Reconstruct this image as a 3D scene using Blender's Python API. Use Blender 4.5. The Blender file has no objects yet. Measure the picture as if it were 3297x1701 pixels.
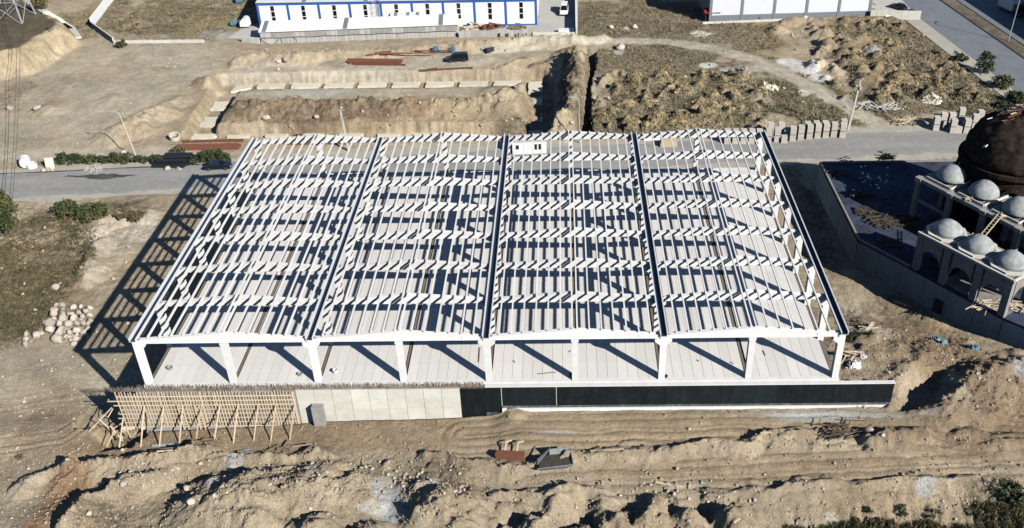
import bpy, math, random
import numpy as np
from mathutils import Vector, Matrix

C = bpy.context.scene.collection
SC = bpy.context.scene
R = math.radians
rnd = random.Random(7)

# ------------------------------------------------------------------ camera
CAM = (9.2033, -85.8915, 72.1131)
ROT = (0.992098, 0.020960, 0.010145)
F_PX, CX, CY, W_PX = 3079.022, 1763.737, 850.5, 3297.0
cd = bpy.data.cameras.new('camera')
cam = bpy.data.objects.new('camera', cd)
C.objects.link(cam)
cam.location = CAM
cam.rotation_euler = ROT
cd.sensor_width = 36.0
cd.lens = F_PX / W_PX * 36.0
cd.shift_x = -(CX - W_PX / 2) / W_PX
cd.clip_start = 1.0
cd.clip_end = 6000.0
SC.camera = cam

# ------------------------------------------------------------------ light
SUN_EL, SUN_AZ = 31.0, 134.0            # azimuth clockwise from +Y
world = bpy.data.worlds.new('World')
SC.world = world
world.use_nodes = True
nt = world.node_tree
bg = nt.nodes['Background']
sky = nt.nodes.new('ShaderNodeTexSky')
sky.sky_type = 'NISHITA'
sky.sun_disc = False
sky.sun_elevation = R(SUN_EL)
sky.sun_rotation = R(SUN_AZ)
sky.air_density = 0.75
sky.dust_density = 0.0
sky.ozone_density = 3.0
nt.links.new(sky.outputs[0], bg.inputs[0])
bg.inputs[1].default_value = 0.06
sd = bpy.data.lights.new('sun', 'SUN')
sd.energy = 5.0
sd.angle = R(0.5)
sd.color = (1.0, 0.955, 0.88)
sun = bpy.data.objects.new('sun', sd)
C.objects.link(sun)
to_sun = Vector((math.sin(R(SUN_AZ)) * math.cos(R(SUN_EL)), math.cos(R(SUN_AZ)) * math.cos(R(SUN_EL)), math.sin(R(SUN_EL))))
sun.rotation_euler = to_sun.to_track_quat('Z', 'Y').to_euler()
sun.location = (60, -60, 90)
SC.cycles.diffuse_bounces = 0
SC.view_settings.view_transform = 'Standard'
SC.view_settings.look = 'None'
SC.view_settings.exposure = 1.24
SC.view_settings.gamma = 1.0
SC.view_settings.use_curve_mapping = False

# ------------------------------------------------------------------ helpers
def rotm(rx, ry, rz):
    cx, sx, cy, sy, cz, sz = math.cos(rx), math.sin(rx), math.cos(ry), math.sin(ry), math.cos(rz), math.sin(rz)
    A = np.array([[cz, -sz, 0], [sz, cz, 0], [0, 0, 1]])
    B = np.array([[cy, 0, sy], [0, 1, 0], [-sy, 0, cy]])
    D = np.array([[1, 0, 0], [0, cx, -sx], [0, sx, cx]])
    return A @ B @ D
RM = rotm(*ROT)
CP = np.array(CAM)

def at(u, v, z):
    """survey: the point of height z seen at photograph pixel (u, v)"""
    d = RM @ np.array([(u - CX) / F_PX, -(v - CY) / F_PX, -1.0])
    t = (z - CP[2]) / d[2]
    p = CP + t * d
    return float(p[0]), float(p[1])

class MB:
    """collects shapes into one mesh"""
    def __init__(s):
        s.v = []; s.f = []
    def poly(s, pts, faces):
        n = len(s.v); s.v += [tuple(p) for p in pts]
        s.f += [tuple(n + i for i in f) for f in faces]
        return s
    def hexa(s, p):   # 8 points: bottom ring 0-3, top ring 4-7
        return s.poly(p, [(3, 2, 1, 0), (4, 5, 6, 7), (0, 1, 5, 4), (1, 2, 6, 5), (2, 3, 7, 6), (3, 0, 4, 7)])
    def box(s, x0, y0, z0, x1, y1, z1):
        return s.hexa([(x0, y0, z0), (x1, y0, z0), (x1, y1, z0), (x0, y1, z0), (x0, y0, z1), (x1, y0, z1), (x1, y1, z1), (x0, y1, z1)])
    def cbox(s, c, d, rz=0.0, tilt=None):
        M = Matrix.Translation(c) @ Matrix.Rotation(rz, 4, 'Z')
        if tilt: M = M @ Matrix.Rotation(tilt[0], 4, 'X') @ Matrix.Rotation(tilt[1], 4, 'Y')
        a, b, h = d[0] / 2, d[1] / 2, d[2] / 2
        return s.hexa([M @ Vector(q) for q in [(-a, -b, -h), (a, -b, -h), (a, b, -h), (-a, b, -h), (-a, -b, h), (a, -b, h), (a, b, h), (-a, b, h)]])
    def bar(s, p0, p1, w, h=None):
        h = h or w
        p0 = Vector(p0); p1 = Vector(p1); d = (p1 - p0).normalized()
        up = Vector((0, 0, 1)) if abs(d.z) < 0.95 else Vector((0, 1, 0))
        a = d.cross(up).normalized() * (w / 2); b = a.cross(d).normalized() * (h / 2)
        return s.hexa([p0 - a - b, p0 + a - b, p1 + a - b, p1 - a - b, p0 - a + b, p0 + a + b, p1 + a + b, p1 - a + b])
    def prism(s, prof, y0, y1, axis='y'):
        n = len(prof)
        if axis == 'y':
            P = [(a, y0, b) for a, b in prof] + [(a, y1, b) for a, b in prof]
        elif axis == 'x':
            P = [(y0, a, b) for a, b in prof] + [(y1, a, b) for a, b in prof]
        else:
            P = [(a, b, y0) for a, b in prof] + [(a, b, y1) for a, b in prof]
        return s.poly(P, [tuple(range(n - 1, -1, -1)), tuple(range(n, 2 * n))] + [(i, (i + 1) % n, n + (i + 1) % n, n + i) for i in range(n)])
    def tube(s, pts, r, n=6, r1=None, cap=True):
        pts = [Vector(p) for p in pts]; m = len(pts); o = len(s.v)
        for i, p in enumerate(pts):
            d = (pts[min(i + 1, m - 1)] - pts[max(i - 1, 0)]).normalized()
            up = Vector((0, 0, 1)) if abs(d.z) < 0.9 else Vector((1, 0, 0))
            a = d.cross(up).normalized(); b = a.cross(d)
            q = r if r1 is None else r + (r1 - r) * i / (m - 1)
            for k in range(n):
                t = 2 * math.pi * k / n
                s.v.append(tuple(p + a * (q * math.cos(t)) + b * (q * math.sin(t))))
        for i in range(m - 1):
            for k in range(n):
                k2 = (k + 1) % n
                s.f.append((o + i * n + k, o + i * n + k2, o + (i + 1) * n + k2, o + (i + 1) * n + k))
        if cap:
            s.f.append(tuple(o + k for k in range(n - 1, -1, -1)))
            s.f.append(tuple(o + (m - 1) * n + k for k in range(n)))
        return s
    def lathe(s, prof, c=(0, 0, 0), n=20, cap=True):
        o = len(s.v); m = len(prof)
        for r, z in prof:
            for k in range(n):
                t = 2 * math.pi * k / n
                s.v.append((c[0] + r * math.cos(t), c[1] + r * math.sin(t), c[2] + z))
        for i in range(m - 1):
            for k in range(n):
                k2 = (k + 1) % n
                s.f.append((o + i * n + k, o + i * n + k2, o + (i + 1) * n + k2, o + (i + 1) * n + k))
        if cap:
            s.f.append(tuple(o + k for k in range(n - 1, -1, -1)))
            s.f.append(tuple(o + (m - 1) * n + k for k in range(n)))
        return s
    def rock(s, c, r, seed, sq=(1, 1, 1), n=2):
        q = random.Random(seed)
        o = len(s.v); base = ICO[n]
        k = [Vector((q.uniform(-1, 1), q.uniform(-1, 1), q.uniform(-1, 1))).normalized() for _ in range(7)]
        off = [q.uniform(0.48, 0.9) for _ in range(7)]
        rz = q.uniform(0, 6.3); ca, sa = math.cos(rz), math.sin(rz)
        for p in base[0]:
            p = Vector(p)
            t = 1.0
            for a, b in zip(k, off):
                dd = p.dot(a)
                if dd > 0: t = min(t, b / dd)
            p = p * t
            x, y, z = p.x * sq[0] * r, p.y * sq[1] * r, p.z * sq[2] * r
            s.v.append((c[0] + x * ca - y * sa, c[1] + x * sa + y * ca, c[2] + z))
        s.f += [tuple(o + i for i in f) for f in base[1]]
        return s
    def mesh(s, name, mat, smooth=False):
        me = bpy.data.meshes.new(name)
        me.from_pydata(s.v, [], s.f)
        if mat: me.materials.append(mat)
        if smooth: me.polygons.foreach_set('use_smooth', [True] * len(me.polygons))
        me.update()
        return me
    def build(s, name, mat, parent=None, smooth=False, loc=None):
        return link(name, s.mesh(name, mat, smooth), parent, loc)

def ico(sub):
    t = (1 + 5 ** .5) / 2
    v = [Vector(p).normalized() for p in [(-1, t, 0), (1, t, 0), (-1, -t, 0), (1, -t, 0), (0, -1, t), (0, 1, t), (0, -1, -t), (0, 1, -t), (t, 0, -1), (t, 0, 1), (-t, 0, -1), (-t, 0, 1)]]
    f = [(0, 11, 5), (0, 5, 1), (0, 1, 7), (0, 7, 10), (0, 10, 11), (1, 5, 9), (5, 11, 4), (11, 10, 2), (10, 7, 6), (7, 1, 8), (3, 9, 4), (3, 4, 2), (3, 2, 6), (3, 6, 8), (3, 8, 9), (4, 9, 5), (2, 4, 11), (6, 2, 10), (8, 6, 7), (9, 8, 1)]
    for _ in range(sub):
        c = {}; g = []
        def mid(a, b):
            k = (min(a, b), max(a, b))
            if k not in c:
                v.append(((v[a] + v[b]) / 2).normalized()); c[k] = len(v) - 1
            return c[k]
        for a, b, d in f:
            x, y, z = mid(a, b), mid(b, d), mid(d, a)
            g += [(a, x, z), (b, y, x), (d, z, y), (x, y, z)]
        f = g
    return [tuple(p) for p in v], f
ICO = [ico(0), ico(1), ico(2)]

def link(name, me, parent=None, loc=None):
    o = bpy.data.objects.new(name, me)
    C.objects.link(o)
    if parent: o.parent = parent
    if loc: o.location = loc
    return o
def tag(o, label, cat, group=None, kind=None):
    o['label'] = label; o['category'] = cat
    if group: o['group'] = group
    if kind: o['kind'] = kind
    return o
def thing(name, label, cat, loc=(0, 0, 0), rz=0.0, group=None):
    o = bpy.data.objects.new(name, None)
    C.objects.link(o)
    o.empty_display_size = 0.3
    o.location = loc; o.rotation_euler = (0, 0, rz)
    return tag(o, label, cat, group)
def dup(root, loc, rz=0.0, label=None, scale=None):
    def cp(o, par):
        c = o.copy(); C.objects.link(c)
        c.parent = par
        for ch in o.children: cp(ch, c)
        return c
    c = cp(root, None)
    c.location = loc; c.rotation_euler = (0, 0, rz)
    if scale: c.scale = scale
    if label: c['label'] = label
    return c
ORD = ['first', 'second', 'third', 'fourth', 'fifth', 'sixth', 'seventh', 'eighth', 'ninth', 'tenth', 'eleventh', 'twelfth', 'thirteenth', 'fourteenth']

# ------------------------------------------------------------------ materials
K = 0.62
def mat(name, col, rough=0.85, var=0.12, scale=1.2, metal=0.0, bump=0.0, bscale=20.0, stain=0.0, stain_col=(0.2, 0.18, 0.15), rnd_obj=0.0, streak=None, spec=0.3, alt=None):
    col = tuple(c * K for c in col); stain_col = tuple(c * K for c in stain_col)
    if alt: alt = tuple(c * K for c in alt)
    m = bpy.data.materials.new(name)
    m.use_nodes = True
    n = m.node_tree.nodes; l = m.node_tree.links
    b = n['Principled BSDF']
    b.inputs['Roughness'].default_value = rough
    b.inputs['Metallic'].default_value = metal
    b.inputs['Specular IOR Level'].default_value = spec
    tc = n.new('ShaderNodeTexCoord')
    vec = tc.outputs['Object']
    nz = n.new('ShaderNodeTexNoise'); nz.inputs['Scale'].default_value = scale; nz.inputs['Detail'].default_value = 6; nz.inputs['Roughness'].default_value = 0.65
    if streak:
        mp = n.new('ShaderNodeMapping'); mp.inputs['Scale'].default_value = streak
        l.new(vec, mp.inputs[0]); l.new(mp.outputs[0], nz.inputs[0])
    else:
        l.new(vec, nz.inputs[0])
    rp = n.new('ShaderNodeMapRange')
    rp.inputs[1].default_value = 0.25; rp.inputs[2].default_value = 0.75
    rp.inputs[3].default_value = 1 - var; rp.inputs[4].default_value = 1 + var
    l.new(nz.outputs[0], rp.inputs[0])
    val = rp.outputs[0]
    if rnd_obj:
        oi = n.new('ShaderNodeObjectInfo')
        r2 = n.new('ShaderNodeMapRange'); r2.inputs[3].default_value = 1 - rnd_obj; r2.inputs[4].default_value = 1 + rnd_obj
        l.new(oi.outputs['Random'], r2.inputs[0])
        mu = n.new('ShaderNodeMath'); mu.operation = 'MULTIPLY'
        l.new(val, mu.inputs[0]); l.new(r2.outputs[0], mu.inputs[1]); val = mu.outputs[0]
    mx = n.new('ShaderNodeVectorMath'); mx.operation = 'SCALE'
    mx.inputs[0].default_value = col
    src = None
    if alt:
        nz3 = n.new('ShaderNodeTexNoise'); nz3.inputs['Scale'].default_value = scale * 0.37; nz3.inputs['Detail'].default_value = 5
        l.new(vec, nz3.inputs[0])
        cr = n.new('ShaderNodeMapRange'); cr.inputs[1].default_value = 0.42; cr.inputs[2].default_value = 0.6
        l.new(nz3.outputs[0], cr.inputs[0])
        am = n.new('ShaderNodeMix'); am.data_type = 'RGBA'
        am.inputs[6].default_value = (*col, 1); am.inputs[7].default_value = (*alt, 1)
        l.new(cr.outputs[0], am.inputs[0]); l.new(am.outputs[2], mx.inputs[0])
    l.new(val, mx.inputs['Scale'])
    out = mx.outputs[0]
    if stain:
        n2 = n.new('ShaderNodeTexNoise'); n2.inputs['Scale'].default_value = 0.9; n2.inputs['Detail'].default_value = 8; n2.inputs['Roughness'].default_value = 0.7
        l.new(vec, n2.inputs[0])
        mr = n.new('ShaderNodeMapRange'); mr.inputs[1].default_value = 0.5; mr.inputs[2].default_value = 0.72; mr.inputs[4].default_value = stain
        l.new(n2.outputs[0], mr.inputs[0])
        mm = n.new('ShaderNodeMix'); mm.data_type = 'RGBA'
        mm.inputs[7].default_value = (*stain_col, 1)
        l.new(mr.outputs[0], mm.inputs[0]); l.new(out, mm.inputs[6]); out = mm.outputs[2]
    l.new(out, b.inputs['Base Color'])
    if bump:
        nb = n.new('ShaderNodeTexNoise'); nb.inputs['Scale'].default_value = bscale; nb.inputs['Detail'].default_value = 5
        l.new(vec, nb.inputs[0])
        bp = n.new('ShaderNodeBump'); bp.inputs['Strength'].default_value = bump; bp.inputs['Distance'].default_value = 0.05
        l.new(nb.outputs[0], bp.inputs['Height']); l.new(bp.outputs[0], b.inputs['Normal'])
    return m

M = {
    'precast': mat('precast_concrete', (0.68, 0.675, 0.66), 0.8, 0.1, 0.8, stain=0.3, stain_col=(0.45, 0.44, 0.41), rnd_obj=0.08),
    'plank': mat('plank_concrete', (0.63, 0.61, 0.58), 0.85, 0.08, 0.5, stain=0.3, stain_col=(0.47, 0.45, 0.42), rnd_obj=0.06, streak=(1, 0.25, 1)),
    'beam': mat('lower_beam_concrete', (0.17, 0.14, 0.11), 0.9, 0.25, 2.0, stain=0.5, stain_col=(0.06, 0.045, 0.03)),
    'gutter': mat('gutter_metal', (0.62, 0.66, 0.71), 0.45, 0.05, 0.6, spec=0.4),
    'gutter_dark': mat('gutter_lining_shade', (0.022, 0.03, 0.055), 0.5, 0.15, 0.6),
    'raw_wall': mat('fair_faced_concrete', (0.58, 0.56, 0.49), 0.85, 0.14, 0.6, stain=0.5, stain_col=(0.44, 0.42, 0.36), rnd_obj=0.07),
    'grey_conc': mat('grey_concrete', (0.30, 0.29, 0.27), 0.9, 0.2, 1.0, stain=0.5, stain_col=(0.13, 0.12, 0.11), bump=0.3),
    'membrane': mat('bitumen_membrane', (0.0085, 0.0125, 0.0145), 0.9, 0.5, 0.7, stain=0.5, stain_col=(0.022, 0.027, 0.03), spec=0.1, rnd_obj=0.3, streak=(1.5, 1, .25)),
    'membrane_worn': mat('worn_bitumen', (0.07, 0.08, 0.085), 0.85, 0.5, 3.0, stain=0.7, stain_col=(0.3, 0.3, 0.29)),
    'timber': mat('raw_timber', (0.56, 0.46, 0.33), 0.85, 0.15, 3.0, rnd_obj=0.15),
    'ply': mat('formwork_plywood', (0.10, 0.075, 0.05), 0.85, 0.5, 0.9, rnd_obj=0.4, alt=(0.22, 0.20, 0.17)),
    'rust': mat('rusty_steel', (0.165, 0.062, 0.035), 0.8, 0.25, 2.5, rnd_obj=0.2),
    'rebar': mat('rebar_steel', (0.22, 0.15, 0.10), 0.8, 0.3, 3.0, alt=(0.33, 0.29, 0.24)),
    'pipe': mat('black_plastic_pipe', (0.012, 0.014, 0.018), 0.4, 0.2, 1.0, spec=0.4),
    'white_wall': mat('white_sandwich_panel', (0.78, 0.78, 0.77), 0.5, 0.02, 0.3, rnd_obj=0.015),
    'wh_roof': mat('pale_roof_sheet', (0.60, 0.63, 0.64), 0.5, 0.05, 0.4, rnd_obj=0.03),
    'skylight': mat('grey_skylight_strip', (0.16, 0.185, 0.20), 0.4, 0.05, 0.6),
    'blue': mat('blue_paint', (0.03, 0.105, 0.36), 0.5, 0.06, 0.8),
    'glass': mat('dark_window_glass', (0.008, 0.009, 0.01), 0.12, 0.1, 1.0, spec=0.5),
    'grey_paint': mat('grey_cladding', (0.17, 0.19, 0.22), 0.6, 0.06, 0.5),
    'grey_light': mat('pale_grey_cladding', (0.62, 0.64, 0.67), 0.6, 0.03, 0.4, rnd_obj=0.02),
    'dark_clad': mat('dark_cladding', (0.035, 0.04, 0.05), 0.6, 0.2, 0.5),
    'streak': mat('rain_streaked_concrete', (0.40, 0.385, 0.36), 0.9, 0.45, 2.4, streak=(1.0, 1.0, 0.06), stain=0.3, stain_col=(0.24, 0.2, 0.17)),
    'yard': mat('yard_concrete', (0.46, 0.45, 0.42), 0.9, 0.12, 0.15, stain=0.35, stain_col=(0.3, 0.29, 0.26)),
    'white_paint': mat('white_paint', (0.76, 0.76, 0.74), 0.4, 0.04, 2.0, spec=0.5),
    'red_roof': mat('red_sheet_roof', (0.26, 0.012, 0.018), 0.5, 0.1, 1.0),
    'black_paint': mat('black_car_paint', (0.008, 0.010, 0.018), 0.22, 0.1, 1.0, spec=0.6),
    'tyre': mat('tyre_rubber', (0.015, 0.015, 0.015), 0.9, 0.1, 3.0),
    'rim': mat('wheel_rim', (0.35, 0.35, 0.36), 0.35, 0.05, 2.0, metal=0.7),
    'lamp_glass': mat('headlamp_lens', (0.55, 0.56, 0.58), 0.15, 0.03, 1.0, spec=0.6),
    'red_lamp': mat('red_lamp_lens', (0.25, 0.01, 0.01), 0.2, 0.03, 1.0, spec=0.6),
    'galv': mat('galvanised_steel', (0.45, 0.47, 0.49), 0.5, 0.08, 2.0, metal=0.3),
    'pole_conc': mat('pole_concrete', (0.5, 0.47, 0.42), 0.85, 0.12, 2.0),
    'rock': mat('pale_limestone', (0.40, 0.355, 0.30), 0.95, 0.25, 1.3, rnd_obj=0.25, stain=0.4, stain_col=(0.3, 0.22, 0.15), bump=0.4, bscale=6.0),
    'block': mat('pale_block', (0.55, 0.51, 0.45), 0.9, 0.1, 2.0, rnd_obj=0.07, bump=0.2, bscale=9.0),
    'pallet': mat('pallet_wood', (0.2, 0.155, 0.1), 0.9, 0.25, 3.0),
    'pad': mat('blinding_concrete', (0.60, 0.56, 0.45), 0.92, 0.12, 0.6, stain=0.45, stain_col=(0.42, 0.36, 0.26), rnd_obj=0.06),
    'dome': mat('cement_render', (0.30, 0.315, 0.315), 0.95, 0.35, 1.6, stain=0.75, stain_col=(0.17, 0.175, 0.17), bump=0.6, bscale=4.0, spec=0.1),
    'mosque': mat('raw_site_concrete', (0.235, 0.225, 0.205), 0.9, 0.22, 0.8, stain=0.6, stain_col=(0.12, 0.11, 0.095), bump=0.2),
    'site_wall': mat('site_wall_concrete', (0.42, 0.395, 0.34), 0.9, 0.2, 0.5, stain=0.5, stain_col=(0.27, 0.25, 0.21), rnd_obj=0.08, streak=(1, 1, .3)),
    'terrace': mat('terrace_painted_shade', (0.05, 0.06, 0.092), 0.9, 0.5, 0.35, spec=0.05, stain=0.95, stain_col=(0.014, 0.015, 0.018)),  # dark navy in the colour stands in for shade on the slab
    'blue_sheet': mat('blue_tarpaulin', (0.09, 0.2, 0.27), 0.6, 0.3, 2.0),
    'white_sheet': mat('white_plastic', (0.7, 0.71, 0.72), 0.6, 0.1, 2.0),
    'green_box': mat('weathered_grey_steel', (0.17, 0.185, 0.185), 0.7, 0.3, 2.0, stain=0.4, stain_col=(0.3, 0.31, 0.3)),
    'asphalt': mat('worn_asphalt', (0.25, 0.248, 0.24), 0.92, 0.2, 0.35, streak=(0.14, 1.0, 1.0), stain=0.75, stain_col=(0.38, 0.345, 0.28), bump=0.15, bscale=12),
    'asphalt2': mat('grey_asphalt', (0.15, 0.165, 0.185), 0.92, 0.16, 0.3, stain=0.35, stain_col=(0.22, 0.21, 0.19), bump=0.15, bscale=12),
    'shoulder': mat('dusty_pavement', (0.37, 0.345, 0.29), 0.95, 0.16, 0.5, stain=0.5, stain_col=(0.27, 0.26, 0.235)),
    'kerb': mat('dark_kerb', (0.05, 0.05, 0.05), 0.9, 0.2, 1.0),
    'bark': mat('bark', (0.09, 0.065, 0.045), 0.95, 0.3, 5.0),
    'leaf': mat('green_leaves', (0.045, 0.065, 0.018), 0.8, 0.4, 0.9, alt=(0.085, 0.09, 0.025)),
    'leaf_dark': mat('dark_leaves', (0.028, 0.045, 0.016), 0.8, 0.4, 0.9, alt=(0.05, 0.06, 0.02)),
    'leaf_dry': mat('dry_leaves', (0.12, 0.095, 0.045), 0.85, 0.35, 0.9, alt=(0.075, 0.075, 0.03)),
    'straw': mat('dry_grass_blades', (0.33, 0.27, 0.155), 0.9, 0.35, 0.35, alt=(0.2, 0.175, 0.09)),
    'dark_wood': mat('shade_dark_timber', (0.055, 0.045, 0.035), 0.95, 0.4, 2.0, rnd_obj=0.4),  # timber coloured dark as if shaded, for the sunlit terrace
    'clod': mat('dry_clods', (0.36, 0.30, 0.22), 1.0, 0.35, 0.6, alt=(0.30, 0.23, 0.155), spec=0.05),
    'stone': mat('field_stone', (0.43, 0.375, 0.30), 0.95, 0.3, 0.8, alt=(0.33, 0.28, 0.22)),
    'tar': mat('shade_dark_shuttering', (0.034, 0.026, 0.021), 1.0, 0.8, 1.2, spec=0.0, stain=0.7, stain_col=(0.012, 0.011, 0.011)),  # dome shuttering, near black to pass for shade
    'cable': mat('cable_sheath', (0.09, 0.085, 0.08), 0.7, 0.05, 1.0),
    'opening_dark': mat('opening_shade', (0.03, 0.032, 0.04), 0.9, 0.2, 4.0),
    'skin': mat('skin', (0.35, 0.2, 0.14), 0.6, 0.05, 4.0),
}
# ------------------------------------------------------------------ ground
def hash2(ix, iy, seed):
    h = (ix.astype(np.int64) * 374761393 + iy.astype(np.int64) * 668265263 + seed * 1442695041) & 0xFFFFFFFF
    h = ((h ^ (h >> 13)) * 1274126177) & 0xFFFFFFFF
    return ((h ^ (h >> 16)) & 0xFFFF).astype(np.float64) / 65535.0
def vnoise(x, y, seed):
    xi = np.floor(x); yi = np.floor(y)
    fx = x - xi; fy = y - yi
    fx = fx * fx * (3 - 2 * fx); fy = fy * fy * (3 - 2 * fy)
    a = hash2(xi, yi, seed); b = hash2(xi + 1, yi, seed); c = hash2(xi, yi + 1, seed); d = hash2(xi + 1, yi + 1, seed)
    return (a + (b - a) * fx) * (1 - fy) + (c + (d - c) * fx) * fy
def fbm(x, y, seed, octs=4, gain=0.55):
    t = 0; a = 1.0; s = 0
    for o in range(octs):
        t = t + a * vnoise(x * 2 ** o + 17.3 * o, y * 2 ** o - 9.1 * o, seed + o); s += a; a *= gain
    return t / s * 2 - 1
def sstep(a, b, x):
    t = np.clip((x - a) / (b - a), 0, 1)
    return t * t * (3 - 2 * t)

GZ = -9.3
ctrl = [(x, y, GZ) for x in range(-170, 171, 30) for y in (58, 75, 95, 120, 150, 190)]
ctrl += [(x, y, -8.7) for x in (-110, -90, -72) for y in (-2, 12, 26, 40, 50)]
ctrl += [(x, y, -9.0) for x in (-58, -48, -42) for y in (8, 20, 34, 48)]
ctrl += [(x, y, GZ) for x in (-30, -10, 10, 30) for y in (10, 25, 40)]
ctrl += [(-75, -12, -7.6), (-60, -4, -7.6), (-49, -3, -7.2), (-42, -3, -6.7), (-36, -3, -6.5), (-30, -3, -6.2), (-25, -3, -5.9), (-20, -2.5, -5.35), (-14, -2.5, -5.2), (-8, -2.5, -5.15), (-2, -2.5, -4.9),
         (3, -2, -3.95), (9, -2, -3.85), (16, -2, -3.8), (24, -2, -3.75), (32, -2, -3.7), (40, -2, -3.7), (47, -2, -3.7)]
ctrl += [(-50, -10, -6.7), (-38, -9, -6.5), (-26, -9, -6.0), (-14, -9, -5.5), (-2, -9, -5.0), (10, -8, -4.5), (22, -8, -4.3), (34, -8, -4.2), (46, -8, -4.2), (58, -6, -4.4), (72, -4, -4.8)]
ctrl += [(x, y, z) for y, z in ((-17, -5.4), (-24, -5.6), (-32, -6.0), (-45, -6.0)) for x in (-60, -45, -30, -15, 0, 15, 30, 45, 60)]
ctrl += [(46, 52, -9.2), (46, 38, -9.1), (47, 26, -8.0), (45, 17, -5.8), (45, 10, -4.3), (44, 3, -3.5), (49, 8, -4.4), (52, 14, -5.6), (55, 24, -9.0), (60, 20, -8.6), (68, 10, -8.0), (58, 6, -5.2), (66, 3, -6.0), (78, 4, -6.5), (90, 20, -9)]
ctrl = np.array(ctrl, float)
def base_h(x, y):
    num = np.zeros_like(x); den = np.zeros_like(x)
    for cx, cy, cz in ctrl:
        w = 1.0 / (((x - cx) ** 2 + (y - cy) ** 2) + 4.0) ** 1.8
        num += w * cz; den += w
    return num / den
def gp(u, v, it=8):
    """photo pixel -> point of the smooth base ground"""
    z = -7.0
    for _ in range(it):
        x, y = at(u, v, z)
        z = float(base_h(np.array([x]), np.array([y]))[0])
    return x, y
def pl_dist(x, y, pts):
    d = np.full_like(x, 1e9); side = np.zeros_like(x)
    for (ax, ay), (bx, by) in zip(pts[:-1], pts[1:]):
        ex, ey = bx - ax, by - ay; L = ex * ex + ey * ey + 1e-9
        t = np.clip(((x - ax) * ex + (y - ay) * ey) / L, 0, 1)
        q = np.hypot(x - ax - t * ex, y - ay - t * ey)
        d = np.minimum(d, q)
    return d
def poly_sd(x, y, pts):
    d = pl_dist(x, y, list(pts) + [pts[0]])
    ins = np.zeros(x.shape, bool); n = len(pts)
    for i in range(n):
        ax, ay = pts[i]; bx, by = pts[(i + 1) % n]
        c = ((ay > y) != (by > y)) & (x < (bx - ax) * (y - ay) / (by - ay + 1e-12) + ax)
        ins ^= c
    return np.where(ins, -d, d)
def P(*uv): return [gp(*q) for q in uv]

pit_out = P((706, 240), (1000, 233), (1400, 229), (1755, 224), (1786, 250), (1782, 440), (1400, 446), (900, 449), (640, 452), (585, 440))
pit_in = P((766, 291), (1000, 284), (1400, 282), (1600, 274), (1690, 276), (1690, 396), (1300, 398), (1000, 397), (694, 402))
trench = P((1885, 158), (1922, 165), (1918, 210), (1900, 300), (1908, 440), (1848, 440), (1876, 330), (1893, 215))
bank_br = P((2385, 1600), (2560, 1592), (2740, 1570), (2920, 1556), (3300, 1545), (3700, 1560), (3700, 2200), (2300, 2200))
bank_l = P((-300, 300), (0, 262), (50, 250), (120, 238), (170, 204), (225, 168), (268, 146), (262, 126), (225, 92), (175, 62), (120, 36), (80, 0), (50, -60), (-400, -60))
pit_br = P((2895, 1235), (2960, 1205), (3035, 1190), (3060, 1290), (3000, 1318), (2890, 1318))
bank_hp = P((1540, 1640), (1620, 1628), (1950, 1616), (2385, 1606), (2390, 2200), (1450, 2200))
pad_hole = P((330, 1450), (300, 1400), (370, 1355), (470, 1372), (468, 1400), (420, 1440))
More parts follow.
